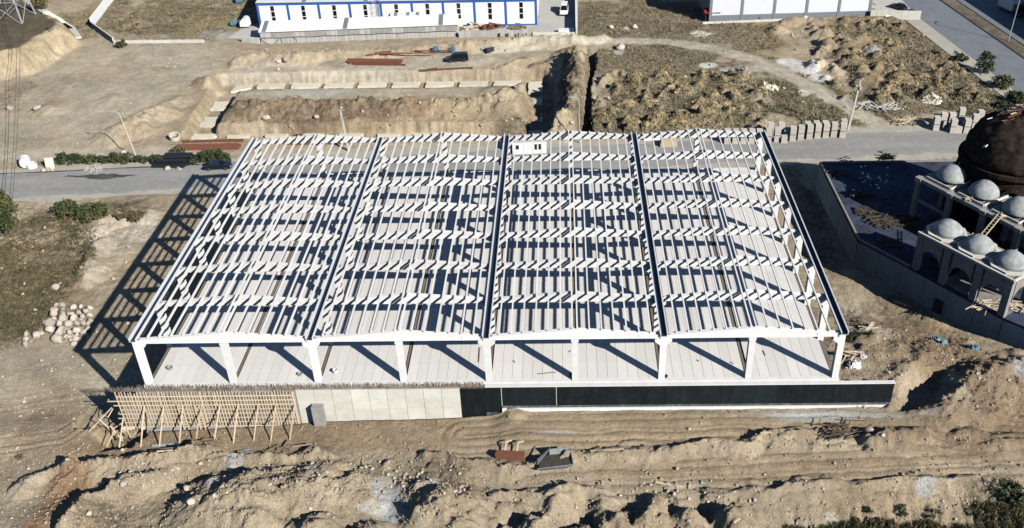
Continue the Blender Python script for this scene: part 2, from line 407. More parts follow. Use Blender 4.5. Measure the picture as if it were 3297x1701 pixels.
#  ridges: crest line, height, half width, roughness
ridges = [
    ([(250, 1535), (330, 1520), (420, 1517), (540, 1498), (650, 1470)], 2.25, 2.55, .5),
    ([(75, 1575), (150, 1545), (215, 1522)], 1.20, 1.57, .4),
    ([(235, 1720), (290, 1640), (400, 1582), (520, 1560)], 2.25, 2.35, .5),
    ([(690, 1490), (790, 1482), (900, 1478), (1060, 1485)], 1.12, 1.57, .6),
    ([(500, 1530), (620, 1515), (760, 1500)], 1.05, 1.96, .6),
    ([(1380, 1475), (1480, 1490), (1600, 1515), (1700, 1505), (1800, 1490)], .85, 1.5, .5),
    ([(1800, 1480), (1950, 1468), (2100, 1462), (2280, 1446), (2400, 1440), (2520, 1420), (2600, 1410)], 1.15, 1.5, .5),
    ([(2820, 1420), (2900, 1425), (2990, 1420)], 1.50, 1.96, .4),
    ([(3120, 1418), (3230, 1425), (3330, 1430)], 1.05, 1.96, .4),
    ([(1560, 1622), (1620, 1604), (1750, 1600), (1950, 1598)], .95, 1.2, .4),
    ([(2300, 1600), (2420, 1596), (2600, 1582), (2750, 1565), (2850, 1552), (3000, 1544), (3150, 1542)], .85, 1.2, .4),
    ([(3050, 1330), (3110, 1285), (3180, 1240), (3300, 1200)], 2.3, 4.6, .4),
    ([(2890, 1225), (2960, 1180), (3010, 1150)], .9, 3.0, .3),
    ([(780, 366), (1000, 362), (1200, 364), (1400, 358), (1600, 352)], 2.9, 4.2, .6),
    ([(1856, 215), (1850, 300), (1838, 380), (1815, 425)], 4.3, 4.4, .7),
    ([(1815, 200), (1830, 180), (1860, 170)], 2.0, 4.0, .5),
    ([(780, 205), (860, 200), (930, 198), (1010, 192)], 2.2, 3.8, .6),
    ([(1050, 182), (1150, 180), (1260, 176)], 1.5, 3.0, .5),
    ([(1300, 165), (1400, 160), (1500, 158)], 1.2, 2.5, .5),
    ([(1500, 160), (1560, 158), (1640, 150), (1760, 142), (1850, 138)], 2.3, 3.6, .5),
    ([(1870, 135), (1940, 128)], 1.4, 2.5, .4),
    ([(1640, 222), (1670, 205), (1700, 195)], 1.1, 2.5, .4),
    ([(380, 440), (440, 405), (520, 370)], 2.4, 5.0, .5),
    ([(2110, 402), (2200, 396), (2330, 400)], 1.3, 2.4, .4),
    ([(2500, 92), (2545, 70), (2600, 62)], 1.0, 3.0, .4),
    ([(2610, 70), (2800, 62), (2930, 66)], .8, 3.0, .4),
    ([(270, 760), (330, 730), (400, 700), (480, 700)], 1.3, 3.0, .7),
    ([(290, 900), (300, 830), (330, 790)], 1.4, 2.6, .7),
    ([(300, 690), (200, 700), (120, 720)], .8, 2.5, .5),
    ([(60, 800), (160, 770), (260, 740)], .6, 2.0, .5),
]
#  mounds: u, v, radius, height
mounds = [
    (660, 270, 4.0, 1.7), (575, 328, 4.5, 1.0), (370, 322, 4, .7), (160, 352, 5, .9), (640, 360, 4, .5), (470, 420, 4.5, 1.6),
    (1640, 345, 8.0, 3.6), (1680, 300, 4, 2.2), (1600, 300, 5, 1.0), (1740, 215, 3.5, 1.0),
    (2650, 112, 3.4, 1.6), (2665, 158, 3.4, 1.8), (2725, 145, 3.2, 1.8), (2778, 143, 3.2, 1.8), (2812, 158, 2.8, 1.4), (2706, 178, 3, 1.5), (2752, 170, 2.8, 1.5), (2808, 176, 3.2, 1.9), (2755, 202, 3.4, 1.7), (2822, 198, 3, 1.4),
    (2770, 232, 3.4, 1.8), (2830, 222, 3.0, 1.6), (2800, 262, 4.2, 1.8), (2868, 238, 3.6, 2.0), (2900, 258, 3.4, 1.9), (2865, 282, 3.2, 1.8), (2932, 290, 3.2, 1.7), (2880, 270, 3.6, 1.8), (2715, 96, 3.2, 1.2),
    (2500, 100, 3, 1.5), (2860, 145, 2.6, 1.4), (3120, 300, 3.4, 1.7), (3160, 330, 2.5, .9), (2650, 80, 3.0, 1.4), (2960, 250, 2.2, 1.0), (3010, 240, 2.2, 1.0), (2990, 210, 2.2, 1.0), (3040, 290, 2.2, 1.0),
    (2020, 345, 3.2, 1.3), (2290, 400, 3.2, 1.4), (2220, 395, 3.0, 1.3), (2205, 292, 2.8, 1.4), (2185, 250, 2.4, 1.1), (2110, 250, 2.4, .9), (2060, 300, 2.6, 1.0), (2110, 330, 2.4, .8), (2240, 350, 2.2, .9), (2290, 320, 2.4, 1.0), (2390, 345, 2.2, 1.0), (2200, 365, 2.2, .9), (2280, 370, 2.2, 1.0), (2420, 380, 2.4, 1.0), (2330, 300, 2.2, .8),
    (790, 1650, 8.24, 3.64), (1000, 1600, 6.30, 2.80), (860, 1590, 4.85, 1.96), (1130, 1600, 4.85, 1.82), (820, 1745, 4.07, 2.80), (1010, 1745, 4.07, 2.80), (1190, 1760, 3.49, 2.52), (640, 1640, 4.85, 1.68),
    (1420, 1665, 5.04, 3.50), (1520, 1640, 3.49, 2.10), (1580, 1690, 3.30, 2.52), (1735, 1700, 3.9, 4.2), (1860, 1725, 3.0, 3.0), (1975, 1690, 3.7, 4.2), (2095, 1680, 3.5, 4.1), (2215, 1680, 3.5, 4.1), (2340, 1675, 3.4, 3.8), (1790, 1640, 3.0, 2.2), (1350, 1590, 3.0, 1.2), (1480, 1740, 4, 2.2), (1640, 1720, 3.0, 2.8),
    (1640, 1330, 2.4, .7), (2790, 1090, 3.0, 1.2), (2730, 1150, 2.0, .6), (2880, 1130, 3.5, .8), (2990, 1120, 2.6, .6), (3180, 1210, 2.6, 1.0), (3270, 1270, 3, 1.2), (3120, 1330, 2, .6),
    (300, 1010, 2.0, .5), (60, 690, 2.5, .7), (200, 600, 3, .2), (420, 540, 2.4, .3), (120, 1000, 4, .4), (40, 900, 5, .5), (2960, 400, 2.6, 1.0), (3262, 396, 3.4, 1.3),
    (1440, 1180, .1, 0),
]
q = random.Random(5)
for _ in range(110):
    mounds.append((q.uniform(1930, 2460), q.uniform(230, 425), q.uniform(1.3, 2.2), q.uniform(.8, 1.9)))
for _ in range(150):
    u = q.uniform(2600, 3200); v = q.uniform(70, 330)
    if v > 60 + (3240 - u) * -.02 and u < 2960 + v * .72 and u > 2420 + v * .85:
        mounds.append((u, v, q.uniform(1.3, 2.4), q.uniform(.7, 1.9)))
for _ in range(70):
    mounds.append((q.uniform(0, 260), q.uniform(700, 1090), q.uniform(1.2, 3.0), q.uniform(.1, .4)))
for _ in range(46):
    mounds.append((q.uniform(500, 1500), q.uniform(1500, 1740), q.uniform(.9, 2.4), q.uniform(.25, .7)))
for _ in range(40):
    mounds.append((q.uniform(2760, 3330), q.uniform(1090, 1330), q.uniform(.8, 2.0), q.uniform(.2, .6)))
for _ in range(30):
    mounds.append((q.uniform(2420, 3300), q.uniform(1405, 1450), q.uniform(.7, 1.6), q.uniform(.15, .5)))

def feats(x, y):
    """height added to the base ground"""
    wx = x + 1.3 * fbm(x * .35, y * .35, 11, 3); wy = y + 1.3 * fbm(x * .35 + 40, y * .35, 12, 3)
    h = np.zeros_like(x); feats.mm = np.zeros_like(x)
    lump = fbm(x * .9, y * .9, 21, 4)
    clod = np.abs(fbm(x * 1.7, y * 1.7, 23, 3)) * 2
    for pts, hh, w, ro in ridges:
        pw = P(*pts)
        xs = [a[0] for a in pw]; ys = [a[1] for a in pw]
        m = (x > min(xs) - w - 3) & (x < max(xs) + w + 3) & (y > min(ys) - w - 3) & (y < max(ys) + w + 3)
        if not m.any(): continue
        d = pl_dist(wx[m], wy[m], pw)
        t = np.clip(1 - d / w, 0, 1)
        g = hh * t * (1 + .55 * ro * lump[m]) * (1 + .15 * (clod[m] - .5))
        h[m] = np.maximum(h[m], g) + 0.25 * np.minimum(h[m], g)
    for u, v, r, hh in mounds:
        if hh == 0: continue
        cx, cy = gp(u, v, 5)
        m = (np.abs(x - cx) < r + 2) & (np.abs(y - cy) < r + 2)
        if not m.any(): continue
        d = np.hypot(wx[m] - cx, wy[m] - cy)
        t = np.clip(1 - d / r, 0, 1)
        g = hh * (t * t * (3 - 2 * t) * .55 + t * .45) * (1 + .25 * lump[m])
        h[m] = np.maximum(h[m], g) + 0.3 * np.minimum(h[m], g)
        feats.mm[m] = np.maximum(feats.mm[m], t)
    ex = .35 * fbm(x * .8, y * .8, 31, 3)
    rill = fbm(x * 1.5, y * .22, 35, 3)
    cut = 1 - sstep(-.9, .5, poly_sd(x, y, pit_out) + ex + .25 * rill)
    isl = 1 - sstep(-.5, .8, poly_sd(x, y, pit_in) + ex + .3 * rill)
    h = h - 2.5 * cut * (1 - isl)
    h = h - 3.8 * (1 - sstep(-1.0, .3, poly_sd(x, y, trench) + ex))
    sdb = poly_sd(x, y, bank_br)
    slope = 1 - sstep(-6.5, .2, sdb + ex)
    h = h - 3.4 * slope
    hp = 2.3 * (1 - sstep(-2.4, .3, poly_sd(x, y, bank_hp) + ex)); h = h - hp
    rib = np.abs(np.sin(x * 2.1 + 2.5 * fbm(x * .3, y * .12, 37, 2))) * (1 - np.abs(slope * 2 - 1)) * (slope > .02)
    h = h + .55 * rib * np.clip(.7 + fbm(x * .3, y * .3, 38, 2), 0, 1.3)
    sdl = poly_sd(x, y, bank_l)
    h = h + 5.2 * (1 - sstep(-4.6, .4, sdl + 1.0 * ex + .6 * fbm(x * .4, y * .4, 39, 3)))
    h = h - 2.2 * (1 - sstep(-2.2, .6, poly_sd(x, y, pit_br) + ex))
    h = h - 1.8 * (1 - sstep(-.8, .4, poly_sd(x, y, pad_hole) + ex))
    return h
COLS = {
    'tan': (.39, .322, .228), 'field': (.41, .36, .268), 'orange': (.33, .215, .13), 'yellow': (.40, .325, .215), 'dark': (.145, .115, .085),
    'grass': (.215, .178, .118), 'olive': (.122, .108, .068), 'chalk': (.52, .475, .395), 'cement': (.46, .48, .48), 'white': (.70, .69, .66),
    'brown': (.25, .18, .115), 'track': (.47, .425, .335), 'mud': (.345, .262, .172), 'shade': (.2, .165, .115), 'straw': (.36, .275, .15),  # the shade key is a dull brown of grown-over ground
}
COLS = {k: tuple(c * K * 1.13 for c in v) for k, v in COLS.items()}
# zone blobs: u, v, du, dv, colour, weight, roughness
zones = [
    # far left plateau and slopes
    (300, 60, 110, 70, 'grass', .9, .4), (300, 20, 60, 30, 'yellow', .4, .3), (620, 50, 260, 85, 'grass', .95, .35), (560, 60, 190, 50, 'olive', .45, .35), (690, 70, 90, 20, 'straw', .35, .3), (760, 116, 60, 18, 'track', .8, .1), (700, 110, 60, 16, 'cement', .4, .1), (410, 80, 60, 26, 'olive', .5, .5), (390, 35, 20, 20, 'brown', .6, .5),
    # levelled field
    (300, 300, 330, 170, 'field', 1, .06), (480, 230, 260, 90, 'field', 1, .06), (330, 240, 130, 30, 'mud', .22, .05), (520, 222, 30, 10, 'orange', .5, .05), (100, 330, 120, 60, 'tan', .5, .3), (30, 310, 50, 45, 'grass', .55, .5), (140, 455, 80, 30, 'tan', .4, .2),
    (640, 272, 36, 20, 'brown', .7, .3), (470, 425, 70, 45, 'tan', .5, .4), (440, 430, 60, 30, 'mud', .4, .4),
    (1050, 225, 420, 20, 'track', .9, .06), (1350, 200, 300, 24, 'track', .85, .06), (1050, 185, 300, 30, 'tan', .8, .3), (1560, 150, 110, 26, 'yellow', .8, .35), (1700, 140, 120, 20, 'grass', .4, .4), (930, 185, 90, 22, 'mud', .5, .5),
    # pit
    (1200, 300, 420, 16, 'field', .9, .08), (950, 300, 180, 14, 'cement', .35, .06), (1150, 370, 430, 34, 'brown', .95, .55), (1040, 368, 300, 30, 'dark', .6, .55), (1500, 368, 120, 45, 'yellow', .75, .5), (1640, 330, 70, 60, 'yellow', .5, .4), (1640, 400, 70, 26, 'dark', .7, .5), (1350, 395, 330, 12, 'yellow', .6, .3),
    (1100, 252, 420, 16, 'straw', .5, .3), (680, 300, 40, 50, 'yellow', .6, .2), (600, 400, 50, 60, 'yellow', .5, .2), (1840, 290, 46, 135, 'dark', .9, .7), (1830, 330, 40, 80, 'dark', .5, .6), (1830, 420, 40, 22, 'yellow', .7, .4), (1740, 300, 40, 130, 'brown', .6, .2), (1690, 380, 20, 60, 'dark', .4, .3),
    # right-hand rough field
    (2150, 290, 330, 150, 'grass', 1, .35), (2000, 210, 150, 45, 'grass', .8, .3), (2150, 170, 220, 40, 'olive', .55, .3), (2050, 60, 280, 70, 'grass', 1, .35), (1950, 70, 90, 60, 'olive', .35, .4), (2150, 100, 130, 35, 'olive', .5, .3),
    (2380, 120, 130, 60, 'grass', .8, .3), (2450, 150, 90, 40, 'straw', .3, .2), (2500, 250, 130, 70, 'grass', .8, .2), (2450, 190, 100, 30, 'tan', .35, .1), (1930, 300, 60, 60, 'tan', .55, .5), (1960, 250, 60, 30, 'tan', .5, .4),
    (2200, 400, 130, 16, 'straw', .9, .4), (2020, 345, 40, 22, 'straw', .7, .4), (2190, 290, 36, 20, 'orange', .45, .4), (2140, 250, 120, 40, 'straw', .35, .4), (2250, 330, 160, 60, 'olive', .45, .35), (2080, 300, 120, 40, 'olive', .35, .4), (2350, 390, 120, 30, 'olive', .5, .3), (2000, 420, 110, 20, 'dark', .35, .3),
    (2380, 250, 100, 30, 'olive', .3, .3), (2620, 330, 170, 70, 'olive', .6, .3), (2700, 380, 160, 40, 'grass', .6, .3), (2900, 330, 200, 50, 'olive', .5, .3),
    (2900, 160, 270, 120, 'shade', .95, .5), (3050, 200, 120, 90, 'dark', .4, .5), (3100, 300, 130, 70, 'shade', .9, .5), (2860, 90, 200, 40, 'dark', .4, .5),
    (2740, 160, 110, 40, 'brown', .5, .4), (2780, 145, 40, 14, 'yellow', .5, .4), (2808, 172, 32, 14, 'cement', .65, .4), (2770, 225, 60, 20, 'straw', .3, .4), (2850, 265, 90, 40, 'brown', .7, .5), (2870, 280, 40, 20, 'straw', .6, .4), (2920, 290, 30, 16, 'straw', .5, .4), (3110, 300, 40, 16, 'brown', .5, .4),
    (2500, 80, 70, 26, 'brown', .6, .4), (2420, 90, 60, 20, 'straw', .3, .3),
    # white spills beside the track
    (2540, 200, 44, 14, 'white', .85, .2), (2590, 225, 50, 16, 'white', .9, .2), (2640, 252, 40, 14, 'white', .75, .2), (2480, 232, 110, 24, 'chalk', .55, .15), (2600, 285, 50, 20, 'chalk', .6, .15), (2310, 150, 60, 12, 'chalk', .5, .1), (2280, 212, 34, 10, 'white', .9, .2), (2340, 226, 26, 8, 'cement', .9, .1), (2420, 220, 60, 14, 'chalk', .55, .2), (2590, 300, 26, 12, 'white', .7, .2),
    (1995, 165, 20, 14, 'white', .6, .4), (2020, 92, 14, 5, 'white', .9, .1), (1915, 290, 24, 40, 'chalk', .4, .3),
    # road verges
    (350, 500, 420, 24, 'track', .7, .08), (250, 520, 170, 12, 'olive', .5, .3), (1500, 480, 900, 26, 'track', .75, .08), (900, 470, 300, 16, 'tan', .5, .15), (2850, 425, 260, 22, 'track', .7, .1), (2900, 450, 200, 14, 'track', .4, .05), (2720, 520, 260, 14, 'tan', .7, .1),
    (200, 690, 270, 22, 'olive', .6, .4), (90, 690, 100, 30, 'tan', .7, .4),
    # rough ground left of the hall
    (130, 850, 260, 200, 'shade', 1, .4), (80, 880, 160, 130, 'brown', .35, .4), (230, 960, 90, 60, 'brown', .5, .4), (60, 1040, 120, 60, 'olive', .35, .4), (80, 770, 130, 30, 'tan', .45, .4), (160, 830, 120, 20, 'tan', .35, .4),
    (400, 760, 130, 70, 'chalk', .75, .7), (330, 730, 80, 40, 'tan', .5, .7), (420, 900, 110, 120, 'tan', .9, .4), (330, 860, 50, 90, 'field', .7, .5), (300, 900, 30, 40, 'chalk', .4, .7), (400, 1020, 120, 90, 'tan', .8, .3),
    (180, 1240, 330, 140, 'field', 1, .2), (60, 1350, 200, 120, 'tan', .8, .25), (200, 1390, 190, 60, 'mud', .5, .2), (360, 1440, 190, 40, 'orange', .55, .3), (560, 1360, 260, 70, 'mud', .75, .15),
    # dirt in front of the wall
    (900, 1400, 420, 70, 'mud', .75, .1), (1300, 1390, 420, 60, 'mud', .8, .1), (1900, 1370, 560, 70, 'yellow', .55, .1), (2100, 1390, 700, 60, 'mud', .5, .1), (2750, 1340, 300, 14, 'cement', .75, .04), (2560, 1330, 170, 10, 'cement', .5, .04), (1790, 1390, 70, 9, 'cement', .5, .04), (3050, 1380, 330, 60, 'brown', .6, .15),
    (1900, 1540, 460, 60, 'tan', .7, .12), (2500, 1500, 620, 50, 'mud', .7, .12), (2800, 1520, 400, 30, 'yellow', .25, .1), (2200, 1465, 700, 30, 'tan', .5, .35), (3100, 1440, 300, 40, 'brown', .6, .3),
    (1440, 1520, 120, 50, 'dark', .55, .4), (1620, 1500, 90, 26, 'brown', .3, .4),
    # spoil in the foreground
    (180, 1620, 120, 100, 'orange', .95, .3), (40, 1620, 100, 110, 'field', .7, .15), (430, 1640, 190, 90, 'tan', .8, .3), (900, 1610, 420, 100, 'tan', .7, .3), (640, 1560, 90, 50, 'mud', .5, .3), (320, 1680, 90, 40, 'shade', .7, .5), (1190, 1530, 50, 16, 'yellow', .6, .2),
    (780, 1470, 40, 18, 'cement', .9, .4), (760, 1500, 30, 20, 'cement', .7, .4), (690, 1590, 24, 20, 'cement', .8, .2), (1010, 1535, 30, 14, 'cement', .5, .3), (1240, 1590, 50, 50, 'cement', .8, .3), (1265, 1650, 55, 50, 'cement', .9, .3), (1180, 1650, 40, 16, 'cement', .6, .2), (1390, 1560, 34, 22, 'cement', .8, .4), (1260, 1550, 20, 26, 'chalk', .8, .2),
    (1420, 1650, 120, 60, 'yellow', .5, .35), (1820, 1620, 80, 28, 'yellow', .75, .3), (1900, 1660, 400, 50, 'tan', .5, .35), (2200, 1690, 300, 50, 'mud', .4, .35), (2560, 1640, 200, 60, 'tan', .6, .3), (2900, 1620, 300, 50, 'mud', .6, .3), (2980, 1570, 40, 26, 'cement', .7, .3), (2680, 1640, 30, 12, 'chalk', .6, .2), (3100, 1600, 120, 50, 'tan', .5, .4),
    (2900, 1690, 400, 36, 'olive', .75, .5), (3240, 1640, 120, 80, 'olive', .6, .5), (2600, 1700, 160, 30, 'shade', .5, .5),
    # bank by the mosque
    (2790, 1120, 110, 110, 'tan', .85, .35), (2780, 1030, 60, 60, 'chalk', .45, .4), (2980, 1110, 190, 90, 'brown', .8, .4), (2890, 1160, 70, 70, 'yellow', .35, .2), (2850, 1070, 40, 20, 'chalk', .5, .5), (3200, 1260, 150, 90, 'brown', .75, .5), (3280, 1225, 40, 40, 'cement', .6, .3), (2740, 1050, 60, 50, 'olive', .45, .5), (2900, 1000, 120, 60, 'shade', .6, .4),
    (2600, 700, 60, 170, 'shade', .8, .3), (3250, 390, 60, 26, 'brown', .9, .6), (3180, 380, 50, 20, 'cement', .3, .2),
]

def build_ground():
    rows = np.concatenate([np.arange(-60, -34, .8), np.arange(-34, -2, .15), np.arange(-2, 2, .2), np.arange(2, 58, .34), np.arange(58, 135, .34), np.arange(135, 215, .6), np.arange(215, 300, 3.0)])
    ncol = 860
    tpar = np.linspace(-1, 1, ncol)
    hw = 66 + (rows + 34).clip(-20, None) * .52
    cx = 4 + 0 * rows
    X = cx[:, None] + tpar[None, :] * hw[:, None]
    Y = np.repeat(rows[:, None], ncol, 1)
    x = X.ravel(); y = Y.ravel()
    # coarse evaluation of the smooth base, then interpolation
    gx = np.linspace(-260, 270, 160); gy = np.linspace(-65, 305, 150)
    GX, GY = np.meshgrid(gx, gy)
    B = base_h(GX.ravel(), GY.ravel()).reshape(GX.shape)
    fx = np.clip((x - gx[0]) / (gx[1] - gx[0]), 0, len(gx) - 1.001); fy = np.clip((y - gy[0]) / (gy[1] - gy[0]), 0, len(gy) - 1.001)
    ix = fx.astype(int); iy = fy.astype(int); fx -= ix; fy -= iy
    z = (B[iy, ix] * (1 - fx) + B[iy, ix + 1] * fx) * (1 - fy) + (B[iy + 1, ix] * (1 - fx) + B[iy + 1, ix + 1] * fx) * fy
    z = z + feats(x, y)
    # colour and roughness
    col = np.empty((len(x), 3)); col[:] = COLS['tan']
    ro = np.full(len(x), .2); gr = np.zeros(len(x))
    n1 = fbm(x * .22, y * .22, 51, 4); n2 = fbm(x * .9, y * .9, 55, 3)
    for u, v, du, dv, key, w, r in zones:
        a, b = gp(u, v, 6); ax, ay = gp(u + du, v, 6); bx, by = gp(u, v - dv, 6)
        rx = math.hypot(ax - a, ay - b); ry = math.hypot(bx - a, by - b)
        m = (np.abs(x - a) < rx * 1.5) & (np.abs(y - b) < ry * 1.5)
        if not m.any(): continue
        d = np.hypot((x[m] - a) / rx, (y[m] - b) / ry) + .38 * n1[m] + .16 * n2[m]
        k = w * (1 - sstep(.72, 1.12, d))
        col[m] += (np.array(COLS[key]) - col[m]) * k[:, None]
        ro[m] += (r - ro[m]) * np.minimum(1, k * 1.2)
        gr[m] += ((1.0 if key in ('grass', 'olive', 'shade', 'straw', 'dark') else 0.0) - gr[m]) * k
    # the beaten track through the field
    trk = P((1560, 172), (1700, 158), (1850, 142), (2000, 132), (2150, 136), (2300, 158), (2420, 190), (2520, 232), (2620, 285), (2720, 338), (2800, 385), (2860, 425))
    dt = pl_dist(x + .6 * n1, y + .8 * n1, trk)
    k = (1 - sstep(1.4, 2.9, dt)) * .9
    col += (np.array(COLS['track']) - col) * k[:, None]; ro *= (1 - .8 * k); gr *= (1 - k)
    z -= .12 * (1 - sstep(.2, .6, np.abs(dt - 1.0))) * (k > .2)
    # dark plateau with its pale cut face at the upper left
    sdl = poly_sd(x, y, bank_l) + .8 * n1 + .35 * n2
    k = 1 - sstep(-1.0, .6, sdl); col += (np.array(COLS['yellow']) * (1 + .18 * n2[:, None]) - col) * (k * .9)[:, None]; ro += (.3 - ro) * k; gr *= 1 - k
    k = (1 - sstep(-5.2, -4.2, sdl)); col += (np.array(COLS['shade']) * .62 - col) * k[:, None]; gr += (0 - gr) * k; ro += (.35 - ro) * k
    # patchiness of the grown-over ground
    n5 = fbm(x * .13, y * .16, 91, 3); n6 = fbm(x * .55, y * .6, 95, 3)
    for key, th, wt in (('straw', .10, .55), ('olive', .16, .7), ('tan', .2, .6)):
        nn = {'straw': n6, 'olive': -n6 + .4 * n5, 'tan': n5 + .5 * n6}[key]
        k = gr * wt * sstep(th, th + .35, nn)
        col += (np.array(COLS[key]) - col) * k[:, None]
    # grown-over spoil heaps: pale straw tops, dark hollows between
    fld = sstep(75, 88, y) * sstep(8, 14, x); k = fld * np.clip(gr * 1.3, 0, 1)
    tops = sstep(.35, .75, feats.mm + .25 * n2)
    wtop = np.array(COLS['straw']) * .95
    col += (wtop * (1 + .25 * n5[:, None]) - col) * (k * tops * .85)[:, None]
    col += (np.array(COLS['shade']) - col) * (k * (1 - tops) * .75 * sstep(-.2, .4, n6 + .3))[:, None]; feats.tops = tops * k
    # wheel ruts along the two haul tracks in the foreground
    for pts, wd in ((P((1500, 1400), (1900, 1385), (2300, 1372), (2700, 1368), (3300, 1400)), 3.4), (P((1700, 1560), (2100, 1545), (2500, 1520), (2900, 1500), (3300, 1480)), 3.6), (P((0, 1300), (200, 1270), (420, 1240)), 3.0), (P((0, 1430), (200, 1400), (330, 1330)), 2.6)):
        dr = pl_dist(x + .5 * n1, y + .5 * n1, pts)
        k = 1 - sstep(wd * .8, wd, dr)
        z -= .10 * k * np.clip(np.sin(dr * 5.2) * 1.2, -.3, 1)
        ro *= (1 - .6 * k)
        col *= (1 + .07 * k * np.sin(dr * 5.2 + 1))[:, None]
    # ground is kept clear of the roads and the hall
    rd = np.abs(y - (67 + .0735 * (x + 95)))
    flat = 1 - sstep(5.2, 8.0, rd)
    z = z * (1 - flat) + (GZ - .10) * flat; ro *= (1 - flat)
    z += ro * (.42 * fbm(x * 1.1, y * 1.1, 61, 3) + .34 * fbm(x * 3.1, y * 3.1, 65, 2) + .4 * (.35 - np.abs(fbm(x * 1.6 + 5, y * 1.6, 67, 3))) + .16 * fbm(x * 6.5, y * 6.5, 68, 2))
    z += .05 * fbm(x * .5, y * .5, 70, 3) * (1 - flat)
    for pg in ROADS2:
        sdr = poly_sd(x, y, pg)
        k = 1 - sstep(.0, 2.5, sdr)
        z = z * (1 - k) + (GZ - .10) * k
    ins = (x > -41.2) & (x < 40.6) & (y > -.9) & (y < 52.6)
    z = np.where(ins, np.minimum(z, -9.0), z)
    sl = (x < -40) & (x > -52) & (y > .5) & (y < 52)
    z = np.where(sl, np.minimum(z, -8.6 + .1 * n2), z)
    tr_in = poly_sd(x, y, [(52.9, 61), (52.9, 36.3), (72, 13.6), (120, 13), (120, 61)])
    z = np.where(tr_in < -.1, np.minimum(z, -9.2), z)
    col *= (1 + .13 * n1 + .10 * n2)[:, None]
    nr = len(rows)
    idx = np.arange(nr * ncol).reshape(nr, ncol)
    f = np.stack([idx[:-1, :-1], idx[:-1, 1:], idx[1:, 1:], idx[1:, :-1]], -1).reshape(-1, 4)
    me = bpy.data.meshes.new('ground')
    me.vertices.add(len(x)); me.vertices.foreach_set('co', np.stack([x, y, z], 1).astype(np.float32).ravel())
    me.loops.add(f.size); me.loops.foreach_set('vertex_index', f.ravel().astype(np.int32))
    me.polygons.add(len(f)); me.polygons.foreach_set('loop_start', (np.arange(len(f)) * 4).astype(np.int32)); me.polygons.foreach_set('loop_total', np.full(len(f), 4, np.int32))
    me.polygons.foreach_set('use_smooth', np.ones(len(f), bool))
    me.update(calc_edges=True)
    at_ = me.attributes.new('soil', 'FLOAT_COLOR', 'POINT')
    at_.data.foreach_set('color', np.concatenate([col, np.clip(gr, 0, 1)[:, None]], 1).astype(np.float32).ravel())
    return me, rows, hw, z.reshape(nr, ncol), gr.reshape(nr, ncol), ro.reshape(nr, ncol)

def road_pt(u, v): return at(u, v, GZ)
# second road: edges surveyed on the flat ground
K0, K1 = road_pt(3035, 8), road_pt(3297, 190)        # near kerb of the median
kd = Vector((K1[0] - K0[0], K1[1] - K0[1])).normalized(); kn = Vector((-kd.y, kd.x))   # kn points to the far side
if kn.x < 0: kn = -kn
def kp(s, o):
    return (K0[0] + kd.x * s + kn.x * o, K0[1] + kd.y * s + kn.y * o)
ROADS2 = [[kp(-140, -15.5), kp(110, -15.5), kp(110, 22), kp(-140, 22)]]

GM, G_ROWS, G_HW, G_Z, G_G, G_RO = build_ground()
def gz(x, y):
    j = int(np.clip(np.searchsorted(G_ROWS, y) - 1, 0, len(G_ROWS) - 2))
    fy = min(1, max(0, (y - G_ROWS[j]) / (G_ROWS[j + 1] - G_ROWS[j])))
    def row(k):
        t = ((x - 4) / G_HW[k] + 1) / 2 * (G_Z.shape[1] - 1)
        t = min(max(t, 0), G_Z.shape[1] - 1.001); i = int(t)
        return G_Z[k, i] * (1 - t + i) + G_Z[k, i + 1] * (t - i)
    return float(row(j) * (1 - fy) + row(j + 1) * fy)
def on_road2(x, y): return (x - K0[0]) * kn.x + (y - K0[1]) * kn.y > -15.4
def on(u, v):
    """the first ground point seen at photo pixel (u, v)"""
    d = RM @ np.array([(u - CX) / F_PX, -(v - CY) / F_PX, -1.0])
    t = (3.0 - CP[2]) / d[2]; step = .25
    for _ in range(400):
        p = CP + t * d
        if p[2] <= gz(p[0], p[1]): break
        t += max(.06, (p[2] - gz(p[0], p[1])) * .5)
    return Vector((float(p[0]), float(p[1]), gz(p[0], p[1])))

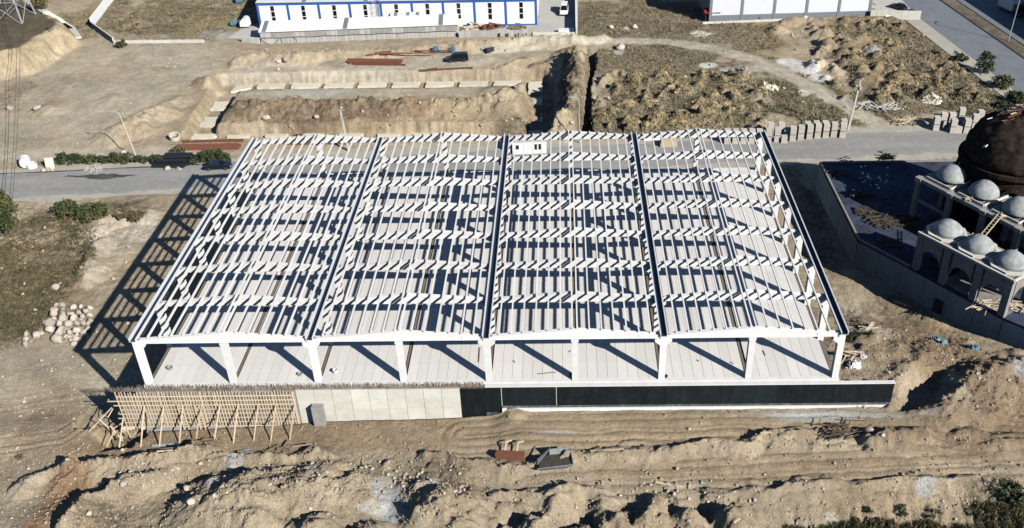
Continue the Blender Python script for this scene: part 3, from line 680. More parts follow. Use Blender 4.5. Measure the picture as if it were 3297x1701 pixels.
def ground_mat():
    m = bpy.data.materials.new('soil')
    m.use_nodes = True
    n = m.node_tree.nodes; l = m.node_tree.links
    b = n['Principled BSDF']; b.inputs['Roughness'].default_value = 1.0; b.inputs['Specular IOR Level'].default_value = 0.05
    a = n.new('ShaderNodeAttribute'); a.attribute_name = 'soil'
    tc = n.new('ShaderNodeTexCoord')
    def noise(s, det, ro=.6, typ='FBM'):
        z = n.new('ShaderNodeTexNoise'); z.inputs['Scale'].default_value = s; z.inputs['Detail'].default_value = det; z.inputs['Roughness'].default_value = ro
        l.new(tc.outputs['Object'], z.inputs[0]); return z
    def rng(src, a0, a1, b0, b1):
        r = n.new('ShaderNodeMapRange'); r.inputs[1].default_value = a0; r.inputs[2].default_value = a1; r.inputs[3].default_value = b0; r.inputs[4].default_value = b1
        l.new(src, r.inputs[0]); return r.outputs[0]
    def mul(p, q_):
        r = n.new('ShaderNodeMath'); r.operation = 'MULTIPLY'; l.new(p, r.inputs[0]); l.new(q_, r.inputs[1]); return r.outputs[0]
    n1 = noise(.55, 7, .7); n2 = noise(4.5, 5, .7); n3 = noise(1.4, 6, .75)
    base = mul(rng(n1.outputs[0], .3, .7, .80, 1.2), rng(n2.outputs[0], .3, .7, .66, 1.3))
    gl = rng(n3.outputs[0], .38, .62, .45, 1.5)
    gm = n.new('ShaderNodeMix'); l.new(a.outputs['Alpha'], gm.inputs[0]); gm.inputs[2].default_value = 1.0; l.new(gl, gm.inputs[3])
    n4 = noise(.16, 8, .72)
    tot = mul(mul(base, gm.outputs[0]), rng(n4.outputs[0], .32, .68, .76, 1.2))
    sc = n.new('ShaderNodeVectorMath'); sc.operation = 'SCALE'
    l.new(a.outputs['Color'], sc.inputs[0]); l.new(tot, sc.inputs['Scale'])
    # stones and clods lying about
    vo = n.new('ShaderNodeTexVoronoi'); vo.inputs['Scale'].default_value = 1.3; vo.inputs['Randomness'].default_value = 1
    l.new(tc.outputs['Object'], vo.inputs[0])
    st = rng(vo.outputs['Distance'], .06, .13, 1, 0)
    sep = n.new('ShaderNodeSeparateColor'); l.new(vo.outputs['Color'], sep.inputs[0])
    pick = rng(sep.outputs[0], .62, .66, 0, .6)
    sm = n.new('ShaderNodeMix'); sm.data_type = 'RGBA'; sm.inputs[7].default_value = (.33, .30, .25, 1)
    l.new(mul(st, pick), sm.inputs[0]); l.new(sc.outputs[0], sm.inputs[6])
    l.new(sm.outputs[2], b.inputs['Base Color'])
    bp = n.new('ShaderNodeBump'); bp.inputs['Strength'].default_value = 1.0; bp.inputs['Distance'].default_value = .45
    nb = noise(2.2, 10, .82)
    l.new(nb.outputs[0], bp.inputs['Height']); l.new(bp.outputs[0], b.inputs['Normal'])
    return m
SOIL = ground_mat()
GM.materials.append(SOIL)
ground = link('ground', GM); ground['kind'] = 'structure'
# the land goes on to the horizon beyond the surveyed sheet
far = MB()
ring_i = [(-75, -60), (83, -60), (252, 299), (-244, 299)]
ring_o = [(-3000, -3000), (3000, -3000), (3000, 3500), (-3000, 3500)]
far.poly([(a, b, -9.6) for a, b in ring_i] + [(a, b, -14.0) for a, b in ring_o], [(0, 4, 5, 1), (1, 5, 6, 2), (2, 6, 7, 3), (3, 7, 4, 0)])
o = far.build('terrain', mat('far_fields', (.22, .19, .125), 1.0, .3, .02)); o['kind'] = 'structure'

# ------------------------------------------------------------------ roads
def strip(name, pts, material, z):
    """flat ribbon from a list of (left, right) point pairs"""
    m = MB(); n = len(pts)
    v = []
    for a, b in pts: v += [(a[0], a[1], z), (b[0], b[1], z)]
    m.poly(v, [(2 * i, 2 * i + 1, 2 * i + 3, 2 * i + 2) for i in range(n - 1)])
    o = m.build(name, material); o['kind'] = 'structure'
    return o
def rag(a, b, n, o, w, amp, seed):
    out = []
    for i in range(n + 1):
        x = a + (b - a) * i / n
        e = vnoise(np.array([x * .35]), np.array([3.0]), seed)[0] + .6 * vnoise(np.array([x * 1.3]), np.array([5.0]), seed)[0] - .8
        e2 = vnoise(np.array([x * .35]), np.array([9.0]), seed)[0] + .6 * vnoise(np.array([x * 1.3]), np.array([1.0]), seed)[0] - .8
        c = 67 + .0735 * (x + 95) + o
        out.append(((x, c - w + amp * e), (x, c + w + amp * e2)))
    return out
strip('pavement', rag(-190, 92, 420, 0, 7.2, 1.6, 81), M['shoulder'], GZ + .012)
strip('road', rag(-190, 92, 420, -.1, 4.75, 1.15, 82), M['asphalt'], GZ + .03)
strip('kerb', [((x, 67 + .0735 * (x + 95) + 4.55 + .12 * math.sin(x * .31)), (x, 67 + .0735 * (x + 95) + 4.95 + .1 * math.sin(x * .77))) for x in np.linspace(-188, -44, 90)], M['kerb'], GZ + .045)
m = MB(); q_ = random.Random(4); cx_, cy_ = at(325, 574, GZ); n = 40
m.poly([(cx_ + math.cos(t) * (5.6 + 2.4 * math.sin(3 * t)) * q_.uniform(.75, 1.1), cy_ + .5 + math.sin(t) * 1.15 * q_.uniform(.6, 1.2), GZ + .05) for t in np.linspace(0, 2 * math.pi, n, endpoint=False)], [tuple(range(n))])
o = m.build('tar_stain', mat('spilt_tar', (.05, .05, .048), .9, .5, .8, stain=.7, stain_col=(.15, .145, .135))); tag(o, 'long black tar stain spilt along the far edge of the road at the left', 'stain')
strip('pavement', [(kp(s, -15), kp(s, -10.6)) for s in np.linspace(-135, 100, 30)], M['shoulder'], GZ + .012)
strip('road', [(kp(s, -11.0), kp(s, 0)) for s in np.linspace(-135, 100, 30)], M['asphalt2'], GZ + .03)
strip('road', [(kp(s, 4.2), kp(s, 15)) for s in np.linspace(-135, 100, 30)], M['asphalt2'], GZ + .03)
strip('pavement', [(kp(s, 14.8), kp(s, 22)) for s in np.linspace(-135, 100, 30)], M['shoulder'], GZ + .012)
m = MB()
for s0 in np.arange(-130, 98, 3.0):
    for o_ in (0, 4.0):
        a, b = kp(s0, o_ + .15), kp(s0 + 2.97, o_ + .15)
        m.bar((a[0], a[1], GZ + .07), (b[0], b[1], GZ + .07), .3, .22)
o = m.build('kerb', M['kerb']); o['kind'] = 'structure'
m = MB()
nn = 120
for i in range(nn + 1):
    s0 = -130 + 228 * i / nn
    for j, o_ in enumerate((.31, 1.2, 2.15, 3.1, 3.84)):
        a = kp(s0, o_)
        m.v.append((a[0], a[1], GZ + .14 + (.22 * rnd.random() if 0 < j < 4 else 0)))
for i in range(nn):
    for j in range(4):
        m.f.append((i * 5 + j, i * 5 + j + 1, i * 5 + j + 6, i * 5 + j + 5))
o = m.build('median', mat('median_soil', (.10, .085, .06), 1.0, .5, .8, alt=(.15, .125, .09), bump=.5, bscale=4), smooth=True); o['kind'] = 'structure'
# ------------------------------------------------------------------ precast hall
BAY, NF = 7.37, 8
hall = thing('precast_hall', 'unfinished white precast concrete hall of open roof beams over a plank floor', 'hall')
FY = [BAY * k for k in range(NF)]
FY[0] += .1
# columns
def col_mesh(kind):
    m = MB(); w = .37
    if kind == 'mid':
        m.box(-w * .95, -w, -9.2, w * .95, w, 5.895)
        m.box(-w * 1.15, -w - .004, 5.6, w * 1.15, w + .004, 5.893)
    else:
        m.box(-w, -w, -9.2, w, w, 6.32)
        if kind == 'valley':
            m.prism([(-w - .003, 5.0), (w + .003, 5.0), (.95, 5.5), (.95, 5.897), (-.95, 5.897), (-.95, 5.5)], -w - .004, w + .004)
        else:
            s = 1 if kind == 'left' else -1
            pr = [(-w * s, 5.0), (w * s, 5.0), (.95 * s, 5.5), (.95 * s, 5.897), (-w * s, 5.897)]
            if s < 0: pr = pr[::-1]
            m.prism(pr, -w - .004, w + .004)
    return m.mesh('column', M['precast'])
cm = {k: col_mesh(k) for k in ('mid', 'valley', 'left', 'right')}
for k in range(NF):
    for i, X in enumerate((-40, -20, 0, 20, 40)):
        link('column', cm['left' if i == 0 else 'right' if i == 4 else 'valley'], hall, (X, FY[k], 0))
    if k in (0, NF - 1):
        for X in (-30, -10, 10, 30): link('column', cm['mid'], hall, (X, FY[k], 0))
# double pitched rafters, I section with solid end blocks
def zt(x): return 6.36 + (9.8 - abs(x)) * .0875       # top face
def raf_mesh():
    m = MB(); E, B = 9.78, 5.90
    hw, ww = .24, .19
    def pr(pts, h): m.prism(pts, -h, h)
    for s in (-1, 1):
        a, b = 7.2 * s, E * s
        p = [(a, B), (b, B), (b, zt(b)), (a, zt(a))]
        pr(p if s > 0 else p[::-1], hw + .012)
    a = 7.2
    pr([(-a, B + .22), (a, B + .22), (a, zt(a) - .16), (0, zt(0) - .16), (-a, zt(a) - .16)], ww)
    pr([(-a, zt(a) - .2), (0, zt(0) - .2), (a, zt(a) - .2), (a, zt(a)), (0, zt(0)), (-a, zt(a))], hw)
    for s in (-1, 1):
        m.hexa([(-a, s * ww, B + .25), (a, s * ww, B + .25), (a, s * hw * .98, B + .15), (-a, s * hw * .98, B + .15), (-a, s * ww * .9, B + .27), (a, s * ww * .9, B + .27), (a, s * ww * 1.02, B + .26), (-a, s * ww * 1.02, B + .26)])
    m.box(-a, -hw, B, a, hw, B + .16)
    return m.mesh('rafter', M['precast'])
rm = raf_mesh()
for k in range(NF):
    for X in (-30, -10, 10, 30): link('rafter', rm, hall, (X, FY[k], 0))
# purlins
PO = (.27, 1.62, 3.02, 4.42, 5.82, 7.20, 8.55)
def pur_mesh(sl):
    m = MB(); L = BAY / 2 - .03
    m.prism([(-.06, .0), (.06, .0), (.065, .23), (-.065, .23)], -L, L)
    m.box(-.085, -L - .002, .232, .085, L + .002, .28)
    for s in (-1, 1): m.box(-.1, s * (L - .2) - .19, -.004, .1, s * (L - .2) + .19, .2)
    return m.mesh('purlin', M['precast'])
pm = pur_mesh(0)
extra = MB(); npur = 0
for k in range(NF - 1):
    for X in (-30, -10, 10, 30):
        for s in (-1, 1):
            for o_ in PO:
                x = X + s * o_; y = FY[k] + BAY / 2 if k else BAY / 2; z = zt(o_) + .004
                if npur < 300:
                    link('purlin', pm, hall, (x, y, z))
                else:
                    L = BAY / 2 - .03
                    extra.box(x - .06, y - L, z, x + .06, y + L, z + .23); extra.box(x - .085, y - L - .002, z + .232, x + .085, y + L + .002, z + .28)
                npur += 1
o = extra.build('purlin', M['precast'], hall); o['kind'] = 'stuff'
# gutters: sheet channels on the column heads
def gut(X, w):
    g = MB(); y0, y1 = -.42, FY[-1] + .5; z0, z1 = 6.33, 6.76
    for s in (-1, 1):
        g.box(X + s * w - .035, y0, z0, X + s * w + .035, y1, z1)
        g.box(X + s * (w + .06) - .05, y0 + .01, z1 - .05, X + s * (w + .06) + .05, y1 - .01, z1 + .012)
    g.box(X - w + .036, y0 + .02, z0 - .02, X + w - .036, y1 - .02, z0 + .03)
    o = g.build('gutter', M['gutter'], hall)
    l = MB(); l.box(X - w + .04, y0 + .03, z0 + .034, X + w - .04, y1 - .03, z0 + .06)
    l.box(X + w - .058, y0 + .03, z0 + .062, X + w - .037, y1 - .03, z1 - .06)  # shaded inner right wall painted dark, on that side only
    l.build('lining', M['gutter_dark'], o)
    return o
for X in (-40.15, -20, 0, 20, 40.15): gut(X, .36)
# bolts of the gutter joints
for X in (-40.15, -20, 0, 20, 40.15):
    b = MB()
    for k in range(NF):
        for s in (-.62, .62):
            if abs(X + s) < 40: b.box(X + s - .09, FY[k] - .3, 6.42, X + s + .09, FY[k] - .12, 6.56)
    b.build('bracket', M['grey_conc'], hall)
# floor: hollow core planks between beam lines
planks = []
pmesh = {}
def plk(kind, w, L):
    m = MB(); m.box(-w / 2, -L / 2, -.26, w / 2, L / 2, 0)
    return m.mesh('floor_plank', M['plank'])
pm0 = plk(0, 1.155, BAY - .07); pmE = plk(0, 1.155, BAY - .07)
cnt = 0; rest = MB()
for k in range(NF - 1):
    for h in range(8):
        for j in range(8):
            x = -40 + 10 * h + .27 + 1.1825 * (j + .5); y = BAY * (k + .5)
            dz = rnd.uniform(-.012, .012)
            if cnt < 300: link('floor_plank', pm0, hall, (x, y, dz))
            else: rest.box(x - .577, y - BAY / 2 + .035, -.26, x + .577, y + BAY / 2 - .035, dz)
            cnt += 1
o = rest.build('floor_plank', M['plank'], hall); o['kind'] = 'stuff'
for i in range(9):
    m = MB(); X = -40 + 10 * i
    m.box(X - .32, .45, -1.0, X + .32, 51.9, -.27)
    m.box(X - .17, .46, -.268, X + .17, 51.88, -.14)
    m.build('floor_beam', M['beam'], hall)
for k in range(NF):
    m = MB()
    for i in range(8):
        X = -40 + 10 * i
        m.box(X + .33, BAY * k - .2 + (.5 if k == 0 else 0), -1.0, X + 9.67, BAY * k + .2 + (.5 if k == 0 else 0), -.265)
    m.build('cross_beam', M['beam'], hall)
m = MB(); m.box(-40.5, -.40, -1.0, 40.5, .0, -.02)
for i in range(9):
    pass
m.build('edge_beam', M['precast'], hall)
m = MB(); m.box(-40.5, 51.95, -1.0, 40.5, 52.35, -.01); m.build('edge_beam', M['precast'], hall)
# basement walls closing the storey under the floor at the back and the right
m = MB(); m.box(-40.3, 51.95, -9.3, 40.3, 52.2, -1.01); m.box(39.9, .5, -9.3, 40.2, 51.9, -1.01)
m.build('basement_wall', M['mosque'], hall)
# litter on the floor
for (u, v, w, h, mt, nm, l) in [(1080, 1200, .3, .45, 'white_sheet', 'bucket', 'white bucket standing on the front floor bay right of the second inner column'), (548, 1188, .35, .3, 'grey_conc', 'concrete_lump', 'dark lump lying on the leftmost front floor bay'), (966, 1208, .28, .25, 'grey_conc', 'concrete_lump', 'small grey lump on the second front floor bay near the column'), (1838, 1212, .22, .3, 'dark_clad', 'steel_angle', 'small dark bracket at the foot of the middle right gable column'), (2142, 1214, .3, .18, 'dark_clad', 'steel_angle', 'small dark bracket right of the fourth main column foot')]:
    x, y = at(u, v, 0); m = MB(); m.lathe([(w * .8, 0), (w, h), (w * .85, h), (w * .7, .06)], (0, 0, 0), 12); o = m.build(nm, M[mt], loc=(x, y, .012)); tag(o, l, nm.replace('_', ' '))
for i, (a, b, l) in enumerate([((1541, 1168), (1544, 1120), 'reddish stick lying along a plank of the fourth front floor bay'), ((1732, 1205), (1790, 1200), 'thin stick on the fifth front floor bay'), ((1652, 1162), (1658, 1168), 'short dark stick on the fifth front floor bay'), ((1833, 1135), (1838, 1130), 'tiny stick near the middle gable column'), ((2244, 1160), (2250, 1165), 'tiny offcut on the seventh front floor bay'), ((2464, 1146), (2457, 1130), 'small stick on the last front floor bay'), ((2350, 1168), (2362, 1172), 'short offcut right on the seventh front floor bay')]):
    p, q_ = at(*a, 0), at(*b, 0); m = MB(); m.bar((p[0], p[1], .05), (q_[0], q_[1], .05), .09, .07); o = m.build('stick', M['rust' if i == 0 else 'pallet']); tag(o, l, 'stick')

# ------------------------------------------------------------------ retaining wall along the front
wall = thing('retaining_wall', 'long front retaining wall, pale concrete at left and black coated at right', 'wall', (0, -.42, 0))
WY = -.42
def wp(name, x0, x1, z0, z1, y0, y1, material):
    m = MB(); m.box(x0, y0, z0, x1, y1, z1)
    return m.build(name, material, wall)
# pale cast panels, each a shuttering board field
px_ = np.linspace(-22.7, -3.45, 10)
for i in range(9):
    for j, (z0, z1) in enumerate(((-6.2, -3.55), (-3.53, -2.25), (-2.23, -.62))):
        dy = .03 * ((i * 7 + j * 3) % 3)
        wp('cast_panel', px_[i] + .02, px_[i + 1] - .02, z0, z1, -.42 - dy, -.02, M['raw_wall'])
wp('wall_core', -41.5, -3.45, -8.5, -.68, -.40 + .06, -.015, M['grey_conc'])
# black coated stretch
bx_ = [-3.42, -.55, 1.38, 7.8, 14.2, 20.5, 27.0, 33.5, 40.0, 46.8]
for i in range(9):
    z0 = -5.3 if i == 0 else -4.3 if i == 1 else -3.3
    z1 = -.72 if i == 0 else -.46
    wp('coated_panel', bx_[i] + .015, bx_[i + 1] - .015, z0, z1, -.44, -.02, M['membrane'])
m = MB(); m.box(-.5, -.40, -4.9, 1.35, -.03, -4.305); m.box(1.42, -.46, -3.62, 46.8, -.03, -3.305)
m.build('worn_strip', M['membrane_worn'], wall)
for x_ in (1.395, 7.8): wp('seam', x_ - .03, x_ + .03, -3.3, -.47, -.447, -.441, M['pad'])
wp('wall_cap', -.5, 46.9, -.455, -.33, -.47, .02, M['precast'])
wp('footing', 1.4, 46.85, -4.3, -3.625, -.72, -.03, M['white_paint'])
wp('footing', -.5, 1.38, -5.6, -4.905, -.5, -.03, M['white_paint'])
wp('end_wall', 46.25, 46.78, -8.8, -.46, -.015, .5, M['membrane'])
# buttress standing at the pale stretch
wp('buttress', -20.95, -19.65, -6.3, -2.6, -1.35, -.53, M['grey_conc'])
# starter bars on the wall top
m = MB()
x = -44.5
while x < -.6:
    for yy in (-.36, -.1):
        if x > -41.5 or yy < -.2:
            h = rnd.uniform(.55, .95)
            a = (x + rnd.uniform(-.04, .04), yy, -.7); b = (a[0] + rnd.uniform(-.12, .12), yy + rnd.uniform(-.1, .1), -.7 + h)
            m.bar(a, b, .028)
    x += .11
for zz in (-.42, -.2):
    m.bar((-44.4, -.37, zz), (-.7, -.37, zz), .03)
o = m.build('starter_bars', M['rebar'], wall); o['kind'] = 'stuff'

# ------------------------------------------------------------------ timber formwork
fw = thing('formwork', 'timber shuttering grid with raking props at the left end of the front wall', 'formwork', (0, -.9, 0))
FX0, FX1 = -43.9, -22.9
def zb(x): return -6.1 + .25 * (x + 42) / 20
for i in range(11):
    a = FX0 + (FX1 - FX0) * i / 11; b = FX0 + (FX1 - FX0) * (i + 1) / 11
    m = MB(); m.box(a + .01, .02, zb(a), b - .01, .06, -1.1); m.build('plywood_sheet', M['ply'], fw)
n = 60
for i in range(n):
    x = FX0 + .1 + (FX1 - FX0 - .2) * i / (n - 1) + rnd.uniform(-.05, .05)
    m = MB(); w = .10 if rnd.random() < .93 else .24
    t = rnd.uniform(-.06, .06); top = -.72 + rnd.uniform(-.15, .2)
    m.hexa([(x - w / 2, -.07, zb(x)), (x + w / 2, -.07, zb(x)), (x + w / 2, .015, zb(x)), (x - w / 2, .015, zb(x)), (x + t - w / 2, -.07, top), (x + t + w / 2, -.07, top), (x + t + w / 2, .015, top), (x + t - w / 2, .015, top)])
    m.build('stud', M['timber'], fw)
for j in range(8):
    z = -1.25 - .67 * j
    m = MB(); x0 = FX0 - (1.2 if j == 1 else .3 * (j % 3)); x1 = FX1 + rnd.uniform(-.1, .25)
    m.box(x0, -.16, z - .055, x1, -.075, z + .055); m.build('waler', M['timber'], fw)
for i in range(9):
    x = -41.2 + 2.25 * i + rnd.uniform(-.15, .15)
    zg = gz(x - .3, -3.9)
    m = MB(); m.bar((x + .35, -.2, -2.6), (x - .2, -2.75 + rnd.uniform(-.2, .2), zg - .05), .11); m.build('raking_prop', M['timber'], fw)
    if i % 3 == 1:
        m = MB(); m.bar((x + .0, -1.9, zg + 1.6), (x - .1, -.2, zg + 1.3), .09); m.build('strut', M['timber'], fw)
for x in (-36.6, -34.6):      # ladder like stiffeners
    m = MB()
    for d in (-.28, .28): m.box(x + d - .06, -.34, zb(x) - .3, x + d + .06, -.23, -2.4)
    for j in range(9): m.box(x - .22, -.33, zb(x) + .1 + j * .42, x + .22, -.25, zb(x) + .24 + j * .42)
    m.build('stiffener', M['timber'], fw)
# loose bracing around the corner pit
def fp(u, v, z):
    x, y = at(u, v, z); return Vector((x, y + .9, z))
br = [((285, 1390, -7.2), (372, 1300, -4.6)), ((372, 1300, -4.4), (348, 1285, -3.6)), ((320, 1352, -5.8), (350, 1378, -6.6)), ((347, 1344, -6.0), (366, 1312, -4.8)), ((343, 1440, -7.4), (368, 1388, -6.4)), ((383, 1450, -7.6), (404, 1290, -3.0)), ((395, 1390, -6.6), (460, 1362, -6.0)), ((408, 1380, -6.2), (420, 1408, -7.6)), ((365, 1287, -3.2), (395, 1284, -2.8)), ((375, 1310, -4.0), (398, 1275, -2.2)), ((330, 1340, -5.5), (300, 1380, -7.0)), ((355, 1372, -6.5), (395, 1420, -7.8)), ((475, 1395, -7.0), (476, 1330, -3.2)), ((380, 1335, -4.5), (400, 1295, -3.0)), ((365, 1380, -6.6), (420, 1345, -5.5)), ((390, 1420, -7.5), (396, 1405, -7.2))]
for a, b in br:
    m = MB(); m.bar(fp(*a), fp(*b), .12, .1); m.build('brace', M['timber'], fw)
for i, (u, v) in enumerate([(430, 1375), (452, 1372), (470, 1376), (410, 1378)]):
    m = MB(); p = fp(u, v, -6.4); m.cbox(p, (1.1, .5, .06), rnd.uniform(-.4, .4), (.5, .1)); m.build('board', M['timber'], fw)
# ------------------------------------------------------------------ blue and white warehouse
WB = thing('warehouse', 'long white warehouse with blue frame lines and slit windows', 'warehouse', (0, 0, GZ))
ax_, ay_ = at(838, 88, GZ + .6); bx2, by2 = at(1730, 80, GZ + .2)
def wdir():
    d = Vector((bx2 - ax_, by2 - ay_)); L = d.length; return d / L, L
wd, WL = wdir(); wn = Vector((-wd.y, wd.x))       # wn points back
WH, WD = 6.9, 42.0
def wq(s, o_, z): return (ax_ + wd.x * s + wn.x * o_, ay_ + wd.y * s + wn.y * o_, z)
def wbox(m, s0, s1, o0, o1, z0, z1):
    return m.hexa([wq(s0, o0, z0), wq(s1, o0, z0), wq(s1, o1, z0), wq(s0, o1, z0), wq(s0, o0, z1), wq(s1, o0, z1), wq(s1, o1, z1), wq(s0, o1, z1)])
nb = 9; bw = WL / nb
for i in range(nb):
    m = MB(); wbox(m, bw * i + .02, bw * (i + 1) - .02, 0, .25, 0, WH - .02); m.build('wall_panel', M['white_wall'], WB)
for s0 in (0.0, WL - .25):
    m = MB(); wbox(m, s0, s0 + .25, .27, WD, 0, WH - .02); m.build('wall_panel', M['white_wall'], WB)
m = MB(); wbox(m, 0, WL, WD, WD + .25, 0, WH - .02); m.build('wall_panel', M['white_wall'], WB)
for i in range(nb + 1):
    s0 = min(max(bw * i - .3, -.06), WL - .54)
    m = MB(); wbox(m, s0, s0 + .6, -.06, -.002, 0, WH - .75); m.build('frame_stripe', M['blue'], WB)
m = MB(); wbox(m, -.06, WL + .06, -.07, -.003, WH - .74, WH - .03); m.build('frame_stripe', M['blue'], WB)
m = MB(); wbox(m, .56, WL - .6, -.055, -.002, 0, .5); m.build('frame_stripe', M['blue'], WB)
for s in (-.05, WL + .002):
    m = MB(); wbox(m, s, s + .05, .0, WD, WH - .74, WH - .03); m.build('frame_stripe', M['blue'], WB)
for i in range(nb):
    sc_ = bw * (i + .5)
    f = MB(); wbox(f, sc_ - .52, sc_ + .52, -.05, -.004, 1.75, WH - .76)
    f = f.build('window', M['white_wall'], WB)
    for j in range(3):
        p = MB(); z0 = 1.85 + j * 1.44; wbox(p, sc_ - .44, sc_ + .44, -.075, -.052, z0, z0 + 1.26); p.build('pane', M['glass'], f)
# roof with standing seams, skylight strips
rz0, rz1 = WH, WH + 2.2
half = WD / 2
ns = 96
for side in (0, 1):
    m = MB()
    for i in range(ns):
        a, b = WL * i / ns, WL * (i + 1) / ns
        o0, o1 = (-.35, half) if side == 0 else (half + .004, WD + .35)
        z0, z1 = (rz0, rz1) if side == 0 else (rz1, rz0)
        m.hexa([wq(a, o0, z0), wq(b, o0, z0), wq(b, o1, z1), wq(a, o1, z1), wq(a, o0, z0 + .06), wq(b, o0, z0 + .06), wq(b, o1, z1 + .06), wq(a, o1, z1 + .06)])
        m.hexa([wq(b - .05, o0, z0 + .062), wq(b - .004, o0, z0 + .062), wq(b - .004, o1, z1 + .062), wq(b - .05, o1, z1 + .062), wq(b - .04, o0, z0 + .12), wq(b - .014, o0, z0 + .12), wq(b - .014, o1, z1 + .12), wq(b - .04, o1, z1 + .12)])
    m.build('roof_sheet', M['wh_roof'], WB)
for i in (1.5, 3.5, 5.5, 7.5):
    s = bw * i - .1; m = MB()
    m.hexa([wq(s, -.3, rz0 + .10), wq(s + 1.0, -.3, rz0 + .10), wq(s + 1.0, half - .5, rz1 + .09), wq(s, half - .5, rz1 + .09), wq(s, -.3, rz0 + .16), wq(s + 1.0, -.3, rz0 + .16), wq(s + 1.0, half - .5, rz1 + .15), wq(s, half - .5, rz1 + .15)])
    m.build('skylight', M['skylight'], WB)
# caged ladder
s0 = bw * 3.93; m = MB()
for d in (-.3, .3): m.bar(wq(s0 + d, -.35, .2), wq(s0 + d, -.35, WH + .9), .09)
for j in range(26): m.bar(wq(s0 - .3, -.35, .3 + j * .28), wq(s0 + .3, -.35, .3 + j * .28), .05)
ld = m.build('ladder', M['blue'], WB)
m = MB()
for j in range(5):
    z = 2.0 + j * 1.2
    pts = [wq(s0 - 1.1 + .5 * math.cos(t), -.35 - .6 * math.sin(t) - .02, z) for t in np.linspace(0, math.pi, 6)]
    m.tube(pts, .035, 4)
for t in np.linspace(0, math.pi, 4): m.tube([wq(s0 - 1.1 + .5 * math.cos(t), -.35 - .6 * math.sin(t) - .02, 2.0), wq(s0 - 1.1 + .5 * math.cos(t), -.35 - .6 * math.sin(t) - .02, 7.2)], .03, 4)
m.build('ladder_cage', M['galv'], ld)
# doors
for i, s in enumerate((bw * 3.55, bw * 6.52)):
    m = MB(); wbox(m, s - .6, s + .6, -.08, -.06, .05, 2.1); d_ = m.build('door', M['white_paint'], WB)
    m = MB(); wbox(m, s + .4, s + .5, -.13, -.082, 1.0, 1.15); m.build('handle', M['galv'], d_)
# entrance canopy house
s0, s1 = bw * 4.3, bw * 5.33
m = MB(); wbox(m, s0 + .2, s1 - .2, -2.3, -.1, 0, 2.45)
cn = m.build('porch', M['white_wall'], WB)
m = MB()
for i in range(20):
    a, b = s0 + (s1 - s0) * i / 20, s0 + (s1 - s0) * (i + 1) / 20
    m.hexa([wq(a, -3.2, 2.5), wq(b - .06, -3.2, 2.5), wq(b - .06, -.12, 3.9), wq(a, -.12, 3.9), wq(a, -3.2, 2.58), wq(b - .06, -3.2, 2.58), wq(b - .06, -.12, 3.98), wq(a, -.12, 3.98)])
m.build('porch_roof', M['wh_roof'], cn)
for k_ in (.12, .5, .8):
    a = s0 + (s1 - s0) * k_; m = MB(); m.hexa([wq(a, -3.18, 2.6), wq(a + .8, -3.18, 2.6), wq(a + .8, -.15, 3.99), wq(a, -.15, 3.99), wq(a, -3.18, 2.63), wq(a + .8, -3.18, 2.63), wq(a + .8, -.15, 4.02), wq(a, -.15, 4.02)]); m.build('roof_strip', M['skylight'], cn)
m = MB(); wbox(m, s0 + 3.2, s0 + 5.2, -2.36, -2.31, .3, 2.3); m.build('porch_door', M['glass'], cn)

# long low shed with streaked wall in front
SH = thing('shed', 'long low shed with pale sheet roof and rain streaked concrete wall', 'shed', (0, 0, GZ))
p0, p1 = at(842, 143, GZ), at(1476, 118, GZ)
sdv = Vector((p1[0] - p0[0], p1[1] - p0[1])); SL = sdv.length; sdv /= SL; snv = Vector((-sdv.y, sdv.x))
def sq_(s, o_, z): return (p0[0] + sdv.x * s + snv.x * o_, p0[1] + sdv.y * s + snv.y * o_, z)
def sbox(m, s0, s1, o0, o1, z0, z1):
    return m.hexa([sq_(s0, o0, z0), sq_(s1, o0, z0), sq_(s1, o1, z0), sq_(s0, o1, z0), sq_(s0, o0, z1), sq_(s1, o0, z1), sq_(s1, o1, z1), sq_(s0, o1, z1)])
nP = 18
for i in range(nP):
    a, b = SL * i / nP, SL * (i + 1) / nP
    m = MB(); sbox(m, a + .015, b - .015, -.02 * (i % 2), .3, -.6, 1.6); m.build('wall_panel', M['streak'], SH)
    m = MB(); sbox(m, a + .015, b - .015, .12, .35, 1.605, 3.0); m.build('wall_panel', M['grey_conc'] if i % 3 else M['streak'], SH)
for a in (0.0, SL - .3):
    m = MB(); sbox(m, a, a + .3, .36, 5.0, -.6, 2.98); m.build('end_wall', M['raw_wall'], SH)
m = MB(); sbox(m, .31, SL - .31, 4.7, 5.0, -.6, 3.5); m.build('back_wall', M['raw_wall'], SH)
m = MB()
for i in range(90):
    a, b = -.2 + (SL + .4) * i / 90, -.2 + (SL + .4) * (i + 1) / 90
    m.hexa([sq_(a, -.25, 3.03), sq_(b, -.25, 3.03), sq_(b, 5.2, 3.95), sq_(a, 5.2, 3.95), sq_(a, -.25, 3.1), sq_(b, -.25, 3.1), sq_(b, 5.2, 4.02), sq_(a, 5.2, 4.02)])
    m.hexa([sq_(b - .09, -.25, 3.102), sq_(b - .004, -.25, 3.102), sq_(b - .004, 5.2, 4.022), sq_(b - .09, 5.2, 4.022), sq_(b - .07, -.25, 3.16), sq_(b - .02, -.25, 3.16), sq_(b - .02, 5.2, 4.08), sq_(b - .07, 5.2, 4.08)])
m.build('roof_sheet', M['white_wall'], SH)
for s in (.6, SL * .42, SL * .905):
    m = MB(); m.hexa([sq_(s, -.22, 3.17), sq_(s + 1.0, -.22, 3.17), sq_(s + 1.0, 5.1, 4.09), sq_(s, 5.1, 4.09), sq_(s, -.22, 3.2), sq_(s + 1.0, -.22, 3.2), sq_(s + 1.0, 5.1, 4.12), sq_(s, 5.1, 4.12)])
    m.build('roof_strip', M['skylight'], SH)
